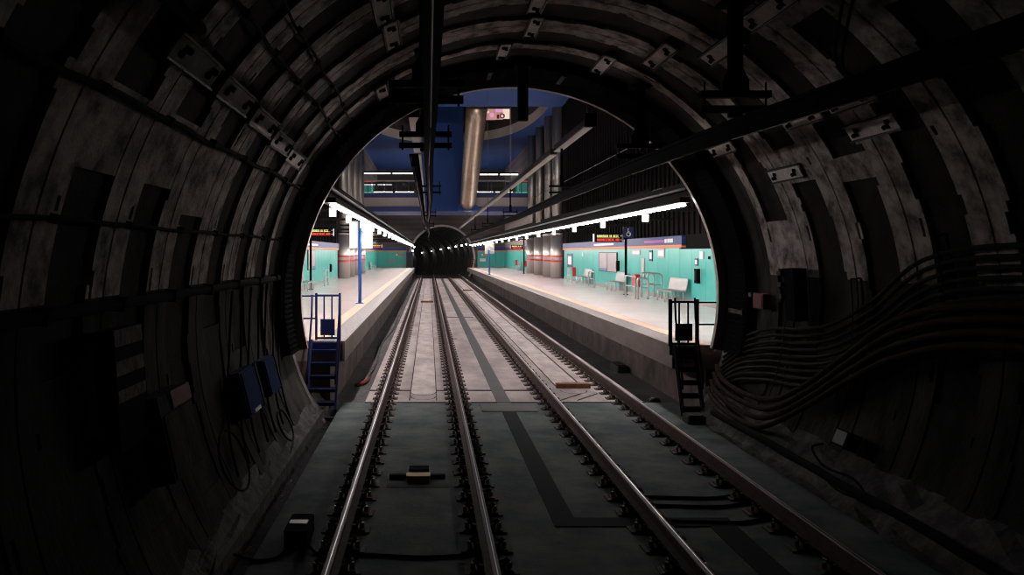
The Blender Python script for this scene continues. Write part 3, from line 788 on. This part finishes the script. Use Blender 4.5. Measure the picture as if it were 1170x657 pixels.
led(7.05,8.15,73.2,3.12,3.48,8.0+.2,73.2,4.1,'far lit information display on a black pole beyond the steel columns of the bench platform')
led(-5.85,-4.62,41.0,3.60,3.98,-5.75,41.3,3.62,'lit train information display beside the portal rim over the platform with the white board','x')
led(-5.5,-4.4,79.5,3.25,3.6,-6.0+.0,79.5,3.6,'far lit information display beyond the columns on the platform with the white board')
# wheelchair sign
t = thing('wheelchair_sign', 'square dark blue sign with a white wheelchair symbol on top of the black pole', 'sign', (8.45,36.2,3.42))
mb = MB(); mb.box(8.27,8.72,36.10,36.14,3.44,3.90,0); obj('panel', mb, 'signblue', t)
mb = MB(); yy = 36.09
n = 18
for i in range(n):
    a = 2*PI*i/n*.78+2.3; b = 2*PI*(i+1)/n*.78+2.3
    mb.quad(*[(8.49+r*math.cos(q),yy,3.59+r*math.sin(q)) for q,r in ((a,.10),(b,.10),(b,.075),(a,.075))])
mb.box(8.455,8.485,yy-.004,yy,3.64,3.76); mb.box(8.455,8.55,yy-.004,yy,3.63,3.655); mb.box(8.535,8.56,yy-.004,yy,3.53,3.65); mb.box(8.455,8.53,yy-.004,yy,3.69,3.71)
mb.tube([(8.47,yy,3.80),(8.47,yy-.008,3.80)], .028, 12)
obj('wheelchair_symbol', mb, 'white', t)
# hanging posts for the exact pole under it are part of the display

def pole_sign(x, y, zt, px0, px1, pz0, pz1, lab, bm):
    t = thing('platform_sign', lab, 'sign', (x,y,1.0), 'blue pole signs')
    mb = MB(); mb.tube([(x,y,1.006),(x,y,zt)], .06, 14); obj('pole', mb, 'polblue', t, True)
    mb = MB(); mb.tube([(x,y,1.006),(x,y,1.05)], .17, 14, r1=.10); obj('base', mb, 'polblue', t, True)
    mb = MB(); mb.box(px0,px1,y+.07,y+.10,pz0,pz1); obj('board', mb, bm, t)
    mb = MB(); mb.tube([(x+.02,y-.02,pz1-.3),(x+.26,y+.06,pz0+.42)], .012, 6); obj('stay', mb, 'black2', t, True)
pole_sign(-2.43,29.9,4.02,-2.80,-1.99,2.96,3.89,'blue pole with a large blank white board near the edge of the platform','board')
pole_sign(4.95,69.5,3.0,4.6,5.35,2.72,3.62,'far blue pole with a grey board near the edge of the bench platform','bench')

# benches
def make_bench():
    t = thing('platform_bench', '', 'bench', (0,0,0), 'perforated steel benches')
    # local: back towards +X, length along Y (2.1)
    mb = MB()
    for i in range(22):
        y = i*.1; mb.box(.0,.50,y,y+.075,.42,.45)
    mb.box(.0,.03,0,2.18,.39,.45); mb.box(.47,.5,0,2.18,.39,.45); obj('seat', mb, 'bench', t)
    mb = MB()
    for i in range(22):
        y = i*.1; c = Vector((.545,y+.0375,.66)); mb.obox(c,(math.cos(.2),0,-math.sin(.2)),(0,1,0),(math.sin(.2),0,math.cos(.2)),.012,.0375,.20)
    mb.tube([(.585,0,.86),(.585,2.18,.86)], .018, 8); mb.tube([(.51,0,.46),(.51,2.18,.46)], .018, 8); obj('backrest', mb, 'bench', t)
    for y in (.15,1.05,2.0):
        for x in (.05,.45):
            mb = MB(); mb.tube([(x,y,.006),(x,y,.42)], .022, 8); obj('leg', mb, 'bench', t, True)
    return t
b0 = make_bench(); bs_ = [((8.55,29.9,1),0,'perforated steel bench nearest the black gate, beside the tubular leaning frames'),
    ((8.55,39.0,1),0,'perforated steel bench behind the black pole with the wheelchair sign'),
    ((8.55,47.5,1),0,'perforated steel bench below the fire extinguisher beside the steel columns'),
    ((8.55,84.0,1),0,'far perforated steel bench beyond the columns on the bench platform'),
    ((-5.55,41.2,1),PI,'perforated steel bench by the portal rim on the platform with the white board'),
    ((-5.55,90.2,1),PI,'far perforated steel bench on the platform with the white board')]
for i,(l,rz,lab) in enumerate(bs_):
    if i == 0: b0.location = l; b0['label'] = lab
    else: dup(b0, l, lab, rz=rz)
# tubular leaning frames
def frame(x0, x1, y, h, lab):
    t = thing('leaning_frame', lab, 'frame', (x0,y,1.0), 'tubular leaning frames')
    mb = MB(); mb.tube(spline([(x0,y,1.006),(x0,y,1+h*.5),(x0,y,1+h*.92),(x0+.08,y,1+h),(x1-.12,y,1+h),(x1,y,1+h*.88),(x1,y,1+h*.5),(x1,y,1.006)],5), .035, 10); obj('hoop', mb, 'bench', t, True)
    mb = MB(); mb.tube([(x0,y,1+h*.55),(x1,y,1+h*.55)], .022, 8); obj('middle_bar', mb, 'bench', t, True)
def frame_y(x, y0, y1, h, lab):
    t = thing('leaning_frame', lab, 'frame', (x,y0,1.0), 'tubular leaning frames')
    mb = MB(); mb.tube(spline([(x,y0,1.006),(x,y0,1+h*.5),(x,y0,1+h*.9),(x,y0+.1,1+h),(x,y1-.1,1+h),(x,y1,1+h*.9),(x,y1,1+h*.5),(x,y1,1.006)],5), .035, 10); obj('hoop', mb, 'bench', t, True)
    mb = MB(); mb.tube([(x,y0,1+h*.55),(x,y1,1+h*.55)], .022, 8); obj('middle_bar', mb, 'bench', t, True)
frame(8.02,8.42,32.6,.82,'lower steel leaning hoop in front, beside the bench nearest the black gate')
frame_y(8.02,33.0,34.6,.86,'steel leaning hoop set lengthwise behind the lower hoop')
frame(8.62,9.12,34.4,.98,'tall steel leaning hoop against the teal wall behind the bench')
frame(8.55,9.1,33.2,.98,'taller steel leaning hoop with a rounded shoulder beside the bench backrest')
frame_y(8.5,43.6,45.2,.8,'steel leaning hoop below the framed map posters')
frame_y(8.5,50.5,52,.8,'steel leaning hoop between the far fire extinguisher and the posters')
frame_y(-5.6,45.5,47.2,.85,'steel leaning hoop near the portal rim on the platform with the white board')

# wall items
def wall_item(name, lab, cat, side, y0, y1, z0, z1, parts, d=.06):
    xw = WR-.063 if side > 0 else WL+.063
    t = thing(name, lab, cat, (xw,(y0+y1)/2,z0))
    made = {}
    for (pn, a, b, c, e, dep0, dep1, m) in parts:
        ya, yb = y0+(y1-y0)*a, y0+(y1-y0)*b; za, zb = z0+(z1-z0)*c, z0+(z1-z0)*e
        xa, xb = (xw-dep1, xw-dep0) if side > 0 else (xw+dep0, xw+dep1)
        mb = MB(); mb.box(xa,xb,ya,yb,za,zb); o = obj(pn, mb, m, made.get({'handle':'door','poster_foot':'frame','poster':'frame','face':'panel','handset':'body'}.get(pn), t)); made[pn] = o
    return t
def poster(side, y0, y1, z0, z1, lab):
    wall_item('map_poster_frame', lab, 'poster', side, y0, y1, z0, z1,
      [('frame',0,1,0,1,0,.05,'black2'),('poster',.03,.49,.03,.97,.05,.055,'poster'),('poster',.52,.97,.18,.97,.05,.055,'poster'),('poster_foot',.52,.97,.03,.18,.05,.055,'posterblue')])
poster(1,41.5,45.9,1.82,2.82,'framed double map poster on the teal wall beside the black pole')
poster(-1,43.6,46.3,1.9,2.95,'framed double poster on the teal wall beside the portal rim')
for side,y,z,lab in ((1,37.5,1.3,'red fire extinguisher cabinet on the teal wall beside the leaning hoops'),(1,53.7,1.33,'red fire extinguisher cabinet on the teal wall near the steel columns'),
                     (1,89,1.5,'far red fire extinguisher cabinet past the steel columns, nearer one'),(1,80.5,1.5,'far red fire extinguisher cabinet just past the last steel column')):
    wall_item('fire_cabinet', lab, 'fire cabinet', side, y-.35, y+.35, z, z+.55, [('body',0,1,0,1,0,.18,'red'),('door',.08,.92,.08,.92,.18,.19,'red'),('handle',.2,.26,.45,.65,.19,.2,'white'),('label_plate',1.0,1.5,.2,.7,0,.02,'white')])
for side,y0,y1,z0,z1,m,lab,nm in ((1,36.3,36.8,1.75,2.55,'bench','narrow upright grey vent strip on the teal wall above the red cabinet','vent_strip'),
      (1,35.0,35.5,2.45,2.9,'navy','small blue notice hanging from the orange stripe above the leaning hoops','wall_notice'),
      (1,33.2,34.2,2.6,2.95,'poster','pale framed notice under the white lettering of the band','wall_notice'),
      (1,37.0,38.6,2.7,2.92,'poster','pale small-print notices under the magenta stripe','wall_notice'),
      (1,28.5,28.9,2.58,2.85,'white','white notice near the end of the teal wall','wall_notice'),
      (1,29.1,29.4,2.35,2.6,'navy','small blue arrow notice near the end of the teal wall','wall_notice'),
      (1,27.85,28.0,2.58,2.68,'black','small black round camera near the end of the teal wall','wall_camera'),
      (1,54.5,56.5,1.85,2.75,'navy','purple-blue notice board above the extinguisher by the columns','wall_notice'),
      (1,50.6,51,2.6,2.8,'white','small white notice between the columns and the map posters','wall_notice')):
    wall_item(nm, lab, 'notice' if nm=='wall_notice' else nm.replace('_',' '), side, y0, y1, z0, z1, [('panel',0,1,0,1,0,.03,m),('face',.15,.85,.2,.8,.03,.034,'white' if m in('navy','poster') else m)])
for side,y,z,lab in ((1,29.0,1.75,'dark wall telephone beside the bench nearest the black gate'),(1,41.15,1.92,'dark wall telephone beside the framed map poster'),(-1,53.2,1.6,'dark blue wall telephone on the platform with the white board')):
    wall_item('help_telephone', lab, 'telephone', side, y-.2, y+.2, z, z+.5, [('backplate',0,1.3,0,1,0,.03,'white'),('body',0,.8,0,1,.03,.14,'black'),('handset',.2,.5,.2,.85,.14,.18,'black2')])

# ------------------------------------------------------------------ ring connector plates in the near tunnel
def make_plate():
    t = thing('connector_plate', '', 'plate', (0,0,0), 'bolted connector plates')
    mb = MB(); mb.box(-.095,.095,-.62,.62,-.012,.012)
    obj('plate', mb, 'plate', t)
    for s in (-1,1):
        mb = MB(); mb.box(s*.11-.012,s*.11+.012,-.66,.66,-.028,.03); obj('flange', mb, 'black2', t)
    for y in (-.40,.40):
        mb = MB()
        for dx,dy in ((-.03,-.06),(.03,.06)):
            mb.tube([(dx,y+dy,-.05),(dx,y+dy,.0)], .03, 6)
        mb.box(-.06,.06,y-.03,y+.03,-.018,-.011)
        obj('bolt_pair', mb, 'black', t)
    return t
p0 = make_plate()
PL = [(-55.2,7.1,'first','in the chain on the blue-box side'),(-55.4,8.62,'second','in the chain on the blue-box side'),
      (-55.9,10.15,'third','in the chain on the blue-box side'),(-56.8,11.6,'fourth','in the chain on the blue-box side'),
      (-29.3,9.9,'first','over the first track'),(-28.5,11.3,'second','over the first track'),(-33.2,14.5,'third','over the first track'),
      (-.5,11.45,'first','at the crown of the tunnel'),(.8,12.8,'second','at the crown of the tunnel'),(-3.6,14.35,'third','at the crown of the tunnel'),
      (19.5,14.3,'first','of two just in front of the portal crown'),(27.2,12.7,'second','of two just in front of the portal crown'),
      (34,11.25,'third','in the row beside the second-track hanger'),(33,9.6,'fourth','in the row beside the second-track hanger'),
      (52.5,11.1,'second','under the second conductor rail'),(53.0,14.15,'first','under the second conductor rail'),(52.4,9.8,'third','under the second conductor rail'),
      (62.1,12.5,'first','in the low row over the striped insulator'),(57.8,9.75,'second','in the low row over the striped insulator'),
      (-57.8,13.0,'fifth','in the chain on the blue-box side')]
for i,(a,y,o_,w) in enumerate(PL):
    p = cyl_pt(a, y, 4.215); lab = 'pale bolted connector plate, %s %s' % (o_, w)
    q = p0 if i == 0 else dup(p0, p, lab)
    q.location = p; q['label'] = lab; q.rotation_euler = (0, math.radians(a), 0)
    if 'crown' in w and 'portal' not in w or a > 50: q.scale = (.9,.85,1)

# conduits on the lining
def conduit(a, y0, y1, r, m, lab, wob=.0, R=4.19, clips=True, seed=1):
    rnd = random.Random(seed)
    t = thing('conduit', lab, 'conduit', cyl_pt(a,y0,R))
    pts = []; y = y0
    while y < y1: pts.append(cyl_pt(a + rnd.uniform(-wob,wob), y, R)); y += .8
    pts.append(cyl_pt(a, y1, R))
    mb = MB(); mb.tube(spline([tuple(p) for p in pts],3), r, 8); obj('pipe', mb, m, t, True)
    if clips:
        y = J0 - 4*RW
        while y < y1:
            if y > y0:
                c = cyl_pt(a, y+.15, R); tt = math.radians(a); mb = MB()
                mb.obox(c, (math.cos(tt),0,-math.sin(tt)), (0,1,0), (math.sin(tt),0,math.cos(tt)), r+.015, .02, r+.01); obj('clip', mb, 'black', t)
            y += RW
conduit(-62.6, -2, 15, .026, 'cable', 'thick black conduit curving along the lining below the chain of pale plates', .25)
conduit(-75.6, -2, 15, .018, 'cable', 'thin black cable along the lining at head height on the blue box side', .15)
conduit(-84.8, -2, 15.2, .048, 'cable', 'thick grey pipe along the wall above the blue boxes', .1, R=4.165)
conduit(-47.2, -2, 15, .022, 'cable', 'black cable along the vault just above the chain of pale plates', .3)
conduit(-42.6, -2, 15, .016, 'cable', 'thin black cable along the vault nearest the first-track conductor rail', .3)
conduit(-52.3, -3, 6.6, .055, 'cable', 'short thick dark tube ending above the nearest pale plate of the chain', 0, R=4.17, clips=False)
conduit(119.8, 2, 14.6, .055, 'cable', 'dark pipe along the foot of the wall below the thick cable bundle', .2, R=3.88, clips=False)

# drooping wires on the blue-box side
for i,(a0,a1,y0,y1) in enumerate([(-86-i%2*3,-116,15.3-.62*i,14.0-.62*i) for i in range(7)]):
    pts = []
    for k in range(7):
        f = k/6; pts.append(tuple(cyl_pt(a0+(a1-a0)*f, y0+(y1-y0)*f + .2*math.sin(f*5), 4.21)))
    mb = MB(); mb.tube(spline(pts,4), .017, 6)
    tag(obj('drooping_cable', mb, 'cable_dusty', smooth=True), '%s dusty cable drooping down the wall by the blue boxes' % ORD[i], 'cable', 'drooping wall cables')
# cable loops near the blue boxes
for i,(ac,yc,ra,ry) in enumerate(((-113,9.9,5,.5),(-116,12.9,3.5,.35))):
    pts = [tuple(cyl_pt(ac+ra*math.cos(t*PI/8), yc+ry*math.sin(t*PI/8), 4.12)) for t in range(17)]
    mb = MB(); mb.tube(pts, .015, 6); tag(obj('cable_loop', mb, 'cable_dusty', smooth=True), 'coiled cable loop at the wall foot %s' % ('below the larger blue box' if i==0 else 'beyond the smaller blue box'), 'cable')

# thick cable bundle sweeping up the opposite wall
UP = [(109.9,15.84),(104,15.1),(102,13.9),(101.7,13.0),(98,11.9),(92.3,10.8),(86.3,9.6),(84,8.0),(84,5),(84,1)]
for i in range(9):
    rnd = random.Random(40+i); d = (i-4)*1.45
    pts = [tuple(cyl_pt(a + d*(1 if k>1 else .92) + .9*math.sin(k*1.7), y-.02*i, 4.13)) for k,(a,y) in enumerate(UP)]
    mb = MB(); mb.tube(spline(pts,5), .026, 8)
    tag(obj('power_cable', mb, 'cable_dusty', smooth=True), '%s cable from the top in the dark bundle beside the black stair' % ORD[i], 'cable', 'dark cable bundle')
LO = [(112.5,15.6),(114.6,15.2),(116.6,14.2),(115.2,12.95),(108.6,12.0),(101.3,11.05),(94,10.0),(89.5,8.5),(89,6),(89,1)]
for i in range(4):
    rnd = random.Random(80+i); d = (i-1.5)*2.0
    pts = [tuple(cyl_pt(a + d - 1 + .4*math.sin(k*2+i*.4), y, 3.98)) for k,(a,y) in enumerate(LO)]
    mb = MB(); mb.tube(spline(pts,5), .042, 8)
    tag(obj('power_cable', mb, 'cable_brown', smooth=True), '%s cable from the top among the thick brown cables sagging beside the black stair' % ORD[i], 'cable', 'brown sagging cables')
# cable brackets
for i,y in enumerate((9.2,11.2,13.3)):
    t = thing('cable_bracket', '%s cable bracket from the portal holding the cable bundles' % ORD[2-i], 'bracket', cyl_pt(96,y,4.1), 'cable brackets')
    mb = MB()
    a0, a1 = ((76,96),(83.5,104),(91,111))[i]
    pts = [cyl_pt(a0+(a1-a0)*k/8, y, 4.205) for k in range(9)]; mb.tube(pts, .02, 6); obj('upright', mb, 'black2', t)
    mb = MB(); mb.tube([cyl_pt(a0+(a1-a0)*k/8, y, 4.07) for k in range(9)], .010, 6); obj('strap', mb, 'black2', t)
    for k in (0,8):
        mb = MB(); mb.tube([cyl_pt(a0+(a1-a0)*k/8, y, 4.205), cyl_pt(a0+(a1-a0)*k/8, y, 4.07)], .012, 6); obj('strap_end', mb, 'black2', t)
# hanging cable loop at the upper vault
for i,(da) in enumerate((0,1.4)):
    pts = [tuple(cyl_pt(a+da, y, r)) for a,y,r in ((34,7.7,4.16),(38,8.2,4.0),(44,8.9,3.95),(48,9.1,4.05),(51,9.0,4.15))]
    mb = MB(); mb.tube(spline(pts,5), .016, 6); tag(obj('hanging_wire', mb, 'cable', smooth=True), '%s of two thin wires looping from the vault above the second-track rail' % ORD[i], 'wire', 'vault wire loops')

# pale straps on the portal ring and the cable running down beside it
for a,lab in ((-6,'short pale strap on the portal ring beside the crown, over the screen'),(12.5,'short pale strap on the portal ring between the hanging post and the second-track hanger'),(93.5,'short pale strap on the portal ring above the black stair gate')):
    tt = math.radians(a); mb = MB(); mb.obox(cyl_pt(a,15.35,4.04), (math.cos(tt),0,-math.sin(tt)), (0,1,0), (math.sin(tt),0,math.cos(tt)), .035, .38, .012)
    mb.obox(cyl_pt(a,15.0,4.03), (math.cos(tt),0,-math.sin(tt)), (0,1,0), (math.sin(tt),0,math.cos(tt)), .05, .03, .02); tag(obj('ring_strap', mb, 'haunch'), lab, 'strap')
mb = MB(); mb.tube(spline([tuple(cyl_pt(a,y,4.085)) for a,y in ((-64.5,14.1),(-66,14.5),(-72,14.7),(-80,14.65),(-88,14.75),(-96,14.6))],5), .018, 6)
tag(obj('ring_cable', mb, 'cable', smooth=True), 'black cable running down the lining right beside the portal ring on the blue stair side', 'cable')
# boxes on the wall
def wall_box(name, lab, cat, a0, a1, y0, y1, dep, m, parts=()):
    am = (a0+a1)/2; t = thing(name, lab, cat, cyl_pt(am,(y0+y1)/2,4.15)); tt = math.radians(am)
    er = Vector((math.sin(tt),0,math.cos(tt))); ea = Vector((math.cos(tt),0,-math.sin(tt)))
    L = math.radians(abs(a1-a0))*4.15/2
    c = cyl_pt(am,(y0+y1)/2,4.20-dep/2-.03); mb = MB(); mb.obox(c, ea, (0,1,0), er, L, (y1-y0)/2, dep/2); hs = obj('housing', mb, m, t); dd = hs
    for (pn,fa,fb,fy0,fy1,th,pm) in parts:
        ca = Vector(c) - er*(dep/2+th/2) + ea*(L*(fa+fb-1)) + Vector((0,(y1-y0)/2*(fy0+fy1-1),0))
        mb = MB(); mb.obox(ca, ea, (0,1,0), er, L*(fb-fa), (y1-y0)/2*(fy1-fy0), th/2); o = obj(pn, mb, pm, dd if pn == 'label_plate' else t)
        if pn == 'door': dd = o
    return t
wall_box('equipment_box', 'larger blue equipment box on the tunnel wall, nearer the viewer', 'box', -108.8,-100.5, 10.9,11.8, .15,'boxblue', (('door',.05,.95,.06,.94,.02,'boxblue'),('label_plate',.02,.10,.3,.7,.025,'white'),('side_strip',.0,1.0,.95,1.06,.03,'cable_dusty')))
wall_box('equipment_box', 'smaller blue equipment box on the tunnel wall, nearer the portal', 'box', -108.5,-101, 12.4,13.2, .15,'boxblue', (('door',.05,.95,.06,.94,.02,'boxblue'),('side_strip',.0,1.0,.95,1.06,.03,'cable_dusty')))
wall_box('wall_cabinet', 'tall grey cabinet with a faded red top on the wall beside the striped post', 'cabinet', -108,-97.2, 7.55,8.5, .22,'lowlining', (('red_panel',.80,1.0,.35,.98,.02,'redbox'),('door',.03,.77,.05,.95,.015,'lowlining')))
t = wall_box('striped_post', 'black upright case with three pale bands on the dark wall near the grey cabinet', 'post', -101,-87.5, 6.75,7.4, .16,'black', (('pale_band',.86,1.0,0,1,.01,'haunch'),('pale_band',.62,.74,0,1,.01,'haunch'),('pale_band',.40,.50,0,1,.01,'haunch')))
wall_box('alarm_box', 'small faded red box on the wall beside the portal ring over the cables', 'box', 88.3,91.8, 14.15,14.6, .12,'redbox', (('lid',.1,.9,.1,.9,.012,'redbox'),('tag',.0,.3,1.1,1.4,.01,'haunch')))
t = wall_box('signal_unit', 'black upright signal unit with three pale knobs on the wall above the cables', 'signal', 82,93, 12.75,13.1, .20,'black', (('pale_knob',.05,.14,1.0,1.4,.05,'haunch'),('pale_knob',.27,.36,1.0,1.4,.05,'haunch'),('pale_knob',.5,.59,1.0,1.4,.05,'haunch')))
wall_box('socket_box', 'small dark socket box at the foot of the wall below the cable bundle', 'box', 111,114, 10.6,10.95, .16,'black', (('lid',.1,.9,.1,.9,.012,'black2'),))
pts = [tuple(cyl_pt(a, y, 4.0)) for a,y in ((114.9,11.1),(116.5,11.3),(118.5,10.8),(118,10.1),(120,9.7),(121,10.3),(119.5,10.9))]
mb = MB(); mb.tube(spline(pts,5), .016, 6); tag(obj('cable_loop', mb, 'cable', smooth=True), 'black cable looping on the floor edge from the socket box', 'cable')

# ------------------------------------------------------------------ far tunnel
def far_center(s):
    return Vector((1.6 - s*s/380.0, YE+.3+s, FZ - s*s/2200.0))
mb = MB(); n = 36; S = [0] + [1.5*i for i in range(1,70)]
for k in range(len(S)-1):
    c0_, c1_ = far_center(S[k]), far_center(S[k+1]); rr = 3.95 if k%2 else 3.88
    for i in range(n):
        a = 2*PI*i/n; b = 2*PI*(i+1)/n
        def Q(c,t,r): return (c.x+r*math.sin(t), c.y, c.z+r*math.cos(t))
        mb.quad(Q(c0_,a,rr),Q(c1_,a,rr),Q(c1_,b,rr),Q(c0_,b,rr),0)
        r2 = 3.88 if k%2 else 3.95
        mb.quad(Q(c1_,a,rr),Q(c1_,b,rr),Q(c1_,b,r2),Q(c1_,a,r2),0)
for k in range(len(S)-1):
    c0_, c1_ = far_center(S[k]), far_center(S[k+1])
    mb.quad((c0_.x-3.2,c0_.y,c0_.z-2.45),(c0_.x+3.2,c0_.y,c0_.z-2.45),(c1_.x+3.2,c1_.y,c1_.z-2.45),(c1_.x-3.2,c1_.y,c1_.z-2.45),1)
struct('wall_tunnel_far', mb, ['farlining','dirt'])
mb = MB(); 
for i in range(64):
    a = 360*i/64; b = 360*(i+1)/64
    def R_(t,y,r): q = math.radians(t); return (1.6+r*math.sin(q), y, FZ+r*math.cos(q))
    if R_(a,0,3.9)[2] < .2: continue
    mb.quad(R_(a,YE-.25,3.86),R_(a,YE-.25,4.1),R_(b,YE-.25,4.1),R_(b,YE-.25,3.86)); mb.quad(R_(a,YE-.25,3.86),R_(b,YE-.25,3.86),R_(b,YE+.1,3.86),R_(a,YE+.1,3.86)); mb.quad(R_(a,YE-.25,4.1),R_(a,YE,4.1),R_(b,YE,4.1),R_(b,YE-.25,4.1))
struct('trim_10', mb, 'trunklight')
for i in range(8):
    s = 5+7.2*i; c = far_center(s); a = math.radians(62)
    p = Vector((c.x+3.72*math.sin(a), c.y, c.z+3.72*math.cos(a)))
    t = thing('tunnel_lamp', '%s small lamp on the outer side of the far curving tunnel' % ORD[i], 'lamp', p, 'far tunnel lamps')
    mb = MB(); mb.box(p.x-.08,p.x+.08,p.y-.08,p.y+.08,p.z-.08,p.z+.06,0,.02); obj('globe', mb, 'lamp', t)
    mb = MB(); mb.box(p.x-.1,p.x+.2,p.y-.1,p.y+.1,p.z+.06,p.z+.12); obj('mount', mb, 'black2', t)
for i,(s,a) in enumerate(((3,-68),(6,-75),(12,-85))):
    c = far_center(s); q = math.radians(a); p = Vector((c.x+3.72*math.sin(q), c.y, c.z+3.72*math.cos(q)))
    t = thing('tunnel_lamp', '%s small lamp on the inner side of the far tunnel mouth' % ORD[i], 'lamp', p, 'far tunnel lamps')
    mb = MB(); mb.box(p.x-.08,p.x+.08,p.y-.08,p.y+.08,p.z-.08,p.z+.06,0,.02); obj('globe', mb, 'lamp', t)
    mb = MB(); mb.box(p.x-.2,p.x+.1,p.y-.1,p.y+.1,p.z+.06,p.z+.12); obj('mount', mb, 'black2', t)
# red gate by the far mouth
t = thing('end_gate', 'small reddish barrier at the far end of the bench platform beside the tunnel mouth', 'gate', (5.2,103,1.0))
for x in (4.85,5.2,5.55):
    mb = MB(); mb.box(x-.03,x+.03,102.9,102.96,1.0,2.0); obj('post', mb, 'redbox', t)
for z in (1.45,1.97):
    mb = MB(); mb.box(4.85,5.55,102.9,102.95,z-.03,z+.03); obj('crossbar', mb, 'redbox', t)
t = thing('end_cabinet', 'dark blue cabinet at the far end of the platform with the white board', 'cabinet', (-2.3,103,1.0))
mb = MB(); mb.box(-2.75,-1.95,102.6,103.4,1.0,2.95,0,.03); obj('body', mb, 'navy', t)
mb = MB(); mb.box(-2.68,-2.02,102.57,102.6,1.1,2.85); obj('door', mb, 'black2', t)

# ------------------------------------------------------------------ lamps added to the hall
def area(name, loc, rot, sx, sy, power, col=(1,.93,.88)):
    l = bpy.data.lights.new(name, 'AREA'); l.shape = 'RECTANGLE'; l.size = sx; l.size_y = sy; l.energy = power; l.color = col
    o = bpy.data.objects.new(name, l); C.objects.link(o); o.location = loc; o.rotation_euler = rot; return o
# unseen uplights and troughs added on the cable trunking to brighten the blue ceiling
for side, x in ((1,5.22),(-1,-2.18)):
    for k in range(4):
        y = 21+21*k
        area('added_uplight', (x, y+8, 4.22), (PI,0,0), .22, 19, UPL, (1,.95,.92))
        t = thing('added_uplight_trough', '%s added uplight trough on top of the trunking over the %s' % (ORD[k], 'bench platform' if side > 0 else 'platform with the white board'), 'light', (x,y+8,4.18), 'added uplight troughs')
        mb = MB(); mb.box(x-.14,x+.14,y-1.6,y+17.6,4.181,4.195); mb.box(x-.14,x-.125,y-1.6,y+17.6,4.195,4.28); mb.box(x+.125,x+.14,y-1.6,y+17.6,4.195,4.28); obj('trough', mb, 'trunk', t)
# unseen floodlights added over the portal to light the pier and column
for k,(x,lab) in enumerate(((-2.2,'added floodlight over the near portal above the first track'),(5.2,'added floodlight over the near portal above the second track'))):
    l = bpy.data.lights.new('added_floodlight','SPOT'); l.energy = FLD; l.spot_size = math.radians(34); l.spot_blend = .8; l.shadow_soft_size = .25; l.color = (1,.90,.80)
    o = bpy.data.objects.new('added_floodlight', l); C.objects.link(o); o.location = (x,16.8,9.5)
    d = Vector((2.2,75,11.5)) - Vector((x,16.8,9.5)); o.rotation_euler = d.to_track_quat('-Z','Y').to_euler()
    t = thing('added_floodlight_case', lab, 'light', (x,16.5,9.5), 'added floodlights')
    mb = MB(); mb.box(x-.3,x+.3,16.40,16.6,9.3,9.7,0,.04); obj('housing', mb, 'black2', t)
    mb = MB(); mb.box(x-.05,x+.05,16.26,16.4,9.4,9.6); obj('bracket', mb, 'black2', t)

# ------------------------------------------------------------------ world, camera, view
w = bpy.data.worlds.new('World'); bpy.context.scene.world = w; w.use_nodes = True
w.node_tree.nodes['Background'].inputs['Color'].default_value = (.0,.0,.0,1)
w.node_tree.nodes['Background'].inputs['Strength'].default_value = 0
cd = bpy.data.cameras.new('Camera'); cam = bpy.data.objects.new('Camera', cd); C.objects.link(cam)
cam.location = (0,0,2.79); cam.rotation_euler = (math.radians(90),0,0)
cd.sensor_width = 36; cd.lens = 970/1170*36; cd.shift_x = 95/1170; cd.shift_y = -39.5/1170; cd.clip_end = 500
sc = bpy.context.scene; sc.camera = cam
sc.view_settings.view_transform = 'Standard'; sc.view_settings.look = 'None'; sc.view_settings.gamma = 1
sc.view_settings.use_curve_mapping = False; sc.view_settings.exposure = 0.0
sc.cycles.filter_width = 1.15; sc.cycles.max_bounces = 8; sc.cycles.diffuse_bounces = 5; sc.cycles.glossy_bounces = 4
sc.cycles.use_denoising = True; sc.cycles.sample_clamp_indirect = 6; sc.cycles.caustics_reflective = False; sc.cycles.caustics_refractive = False
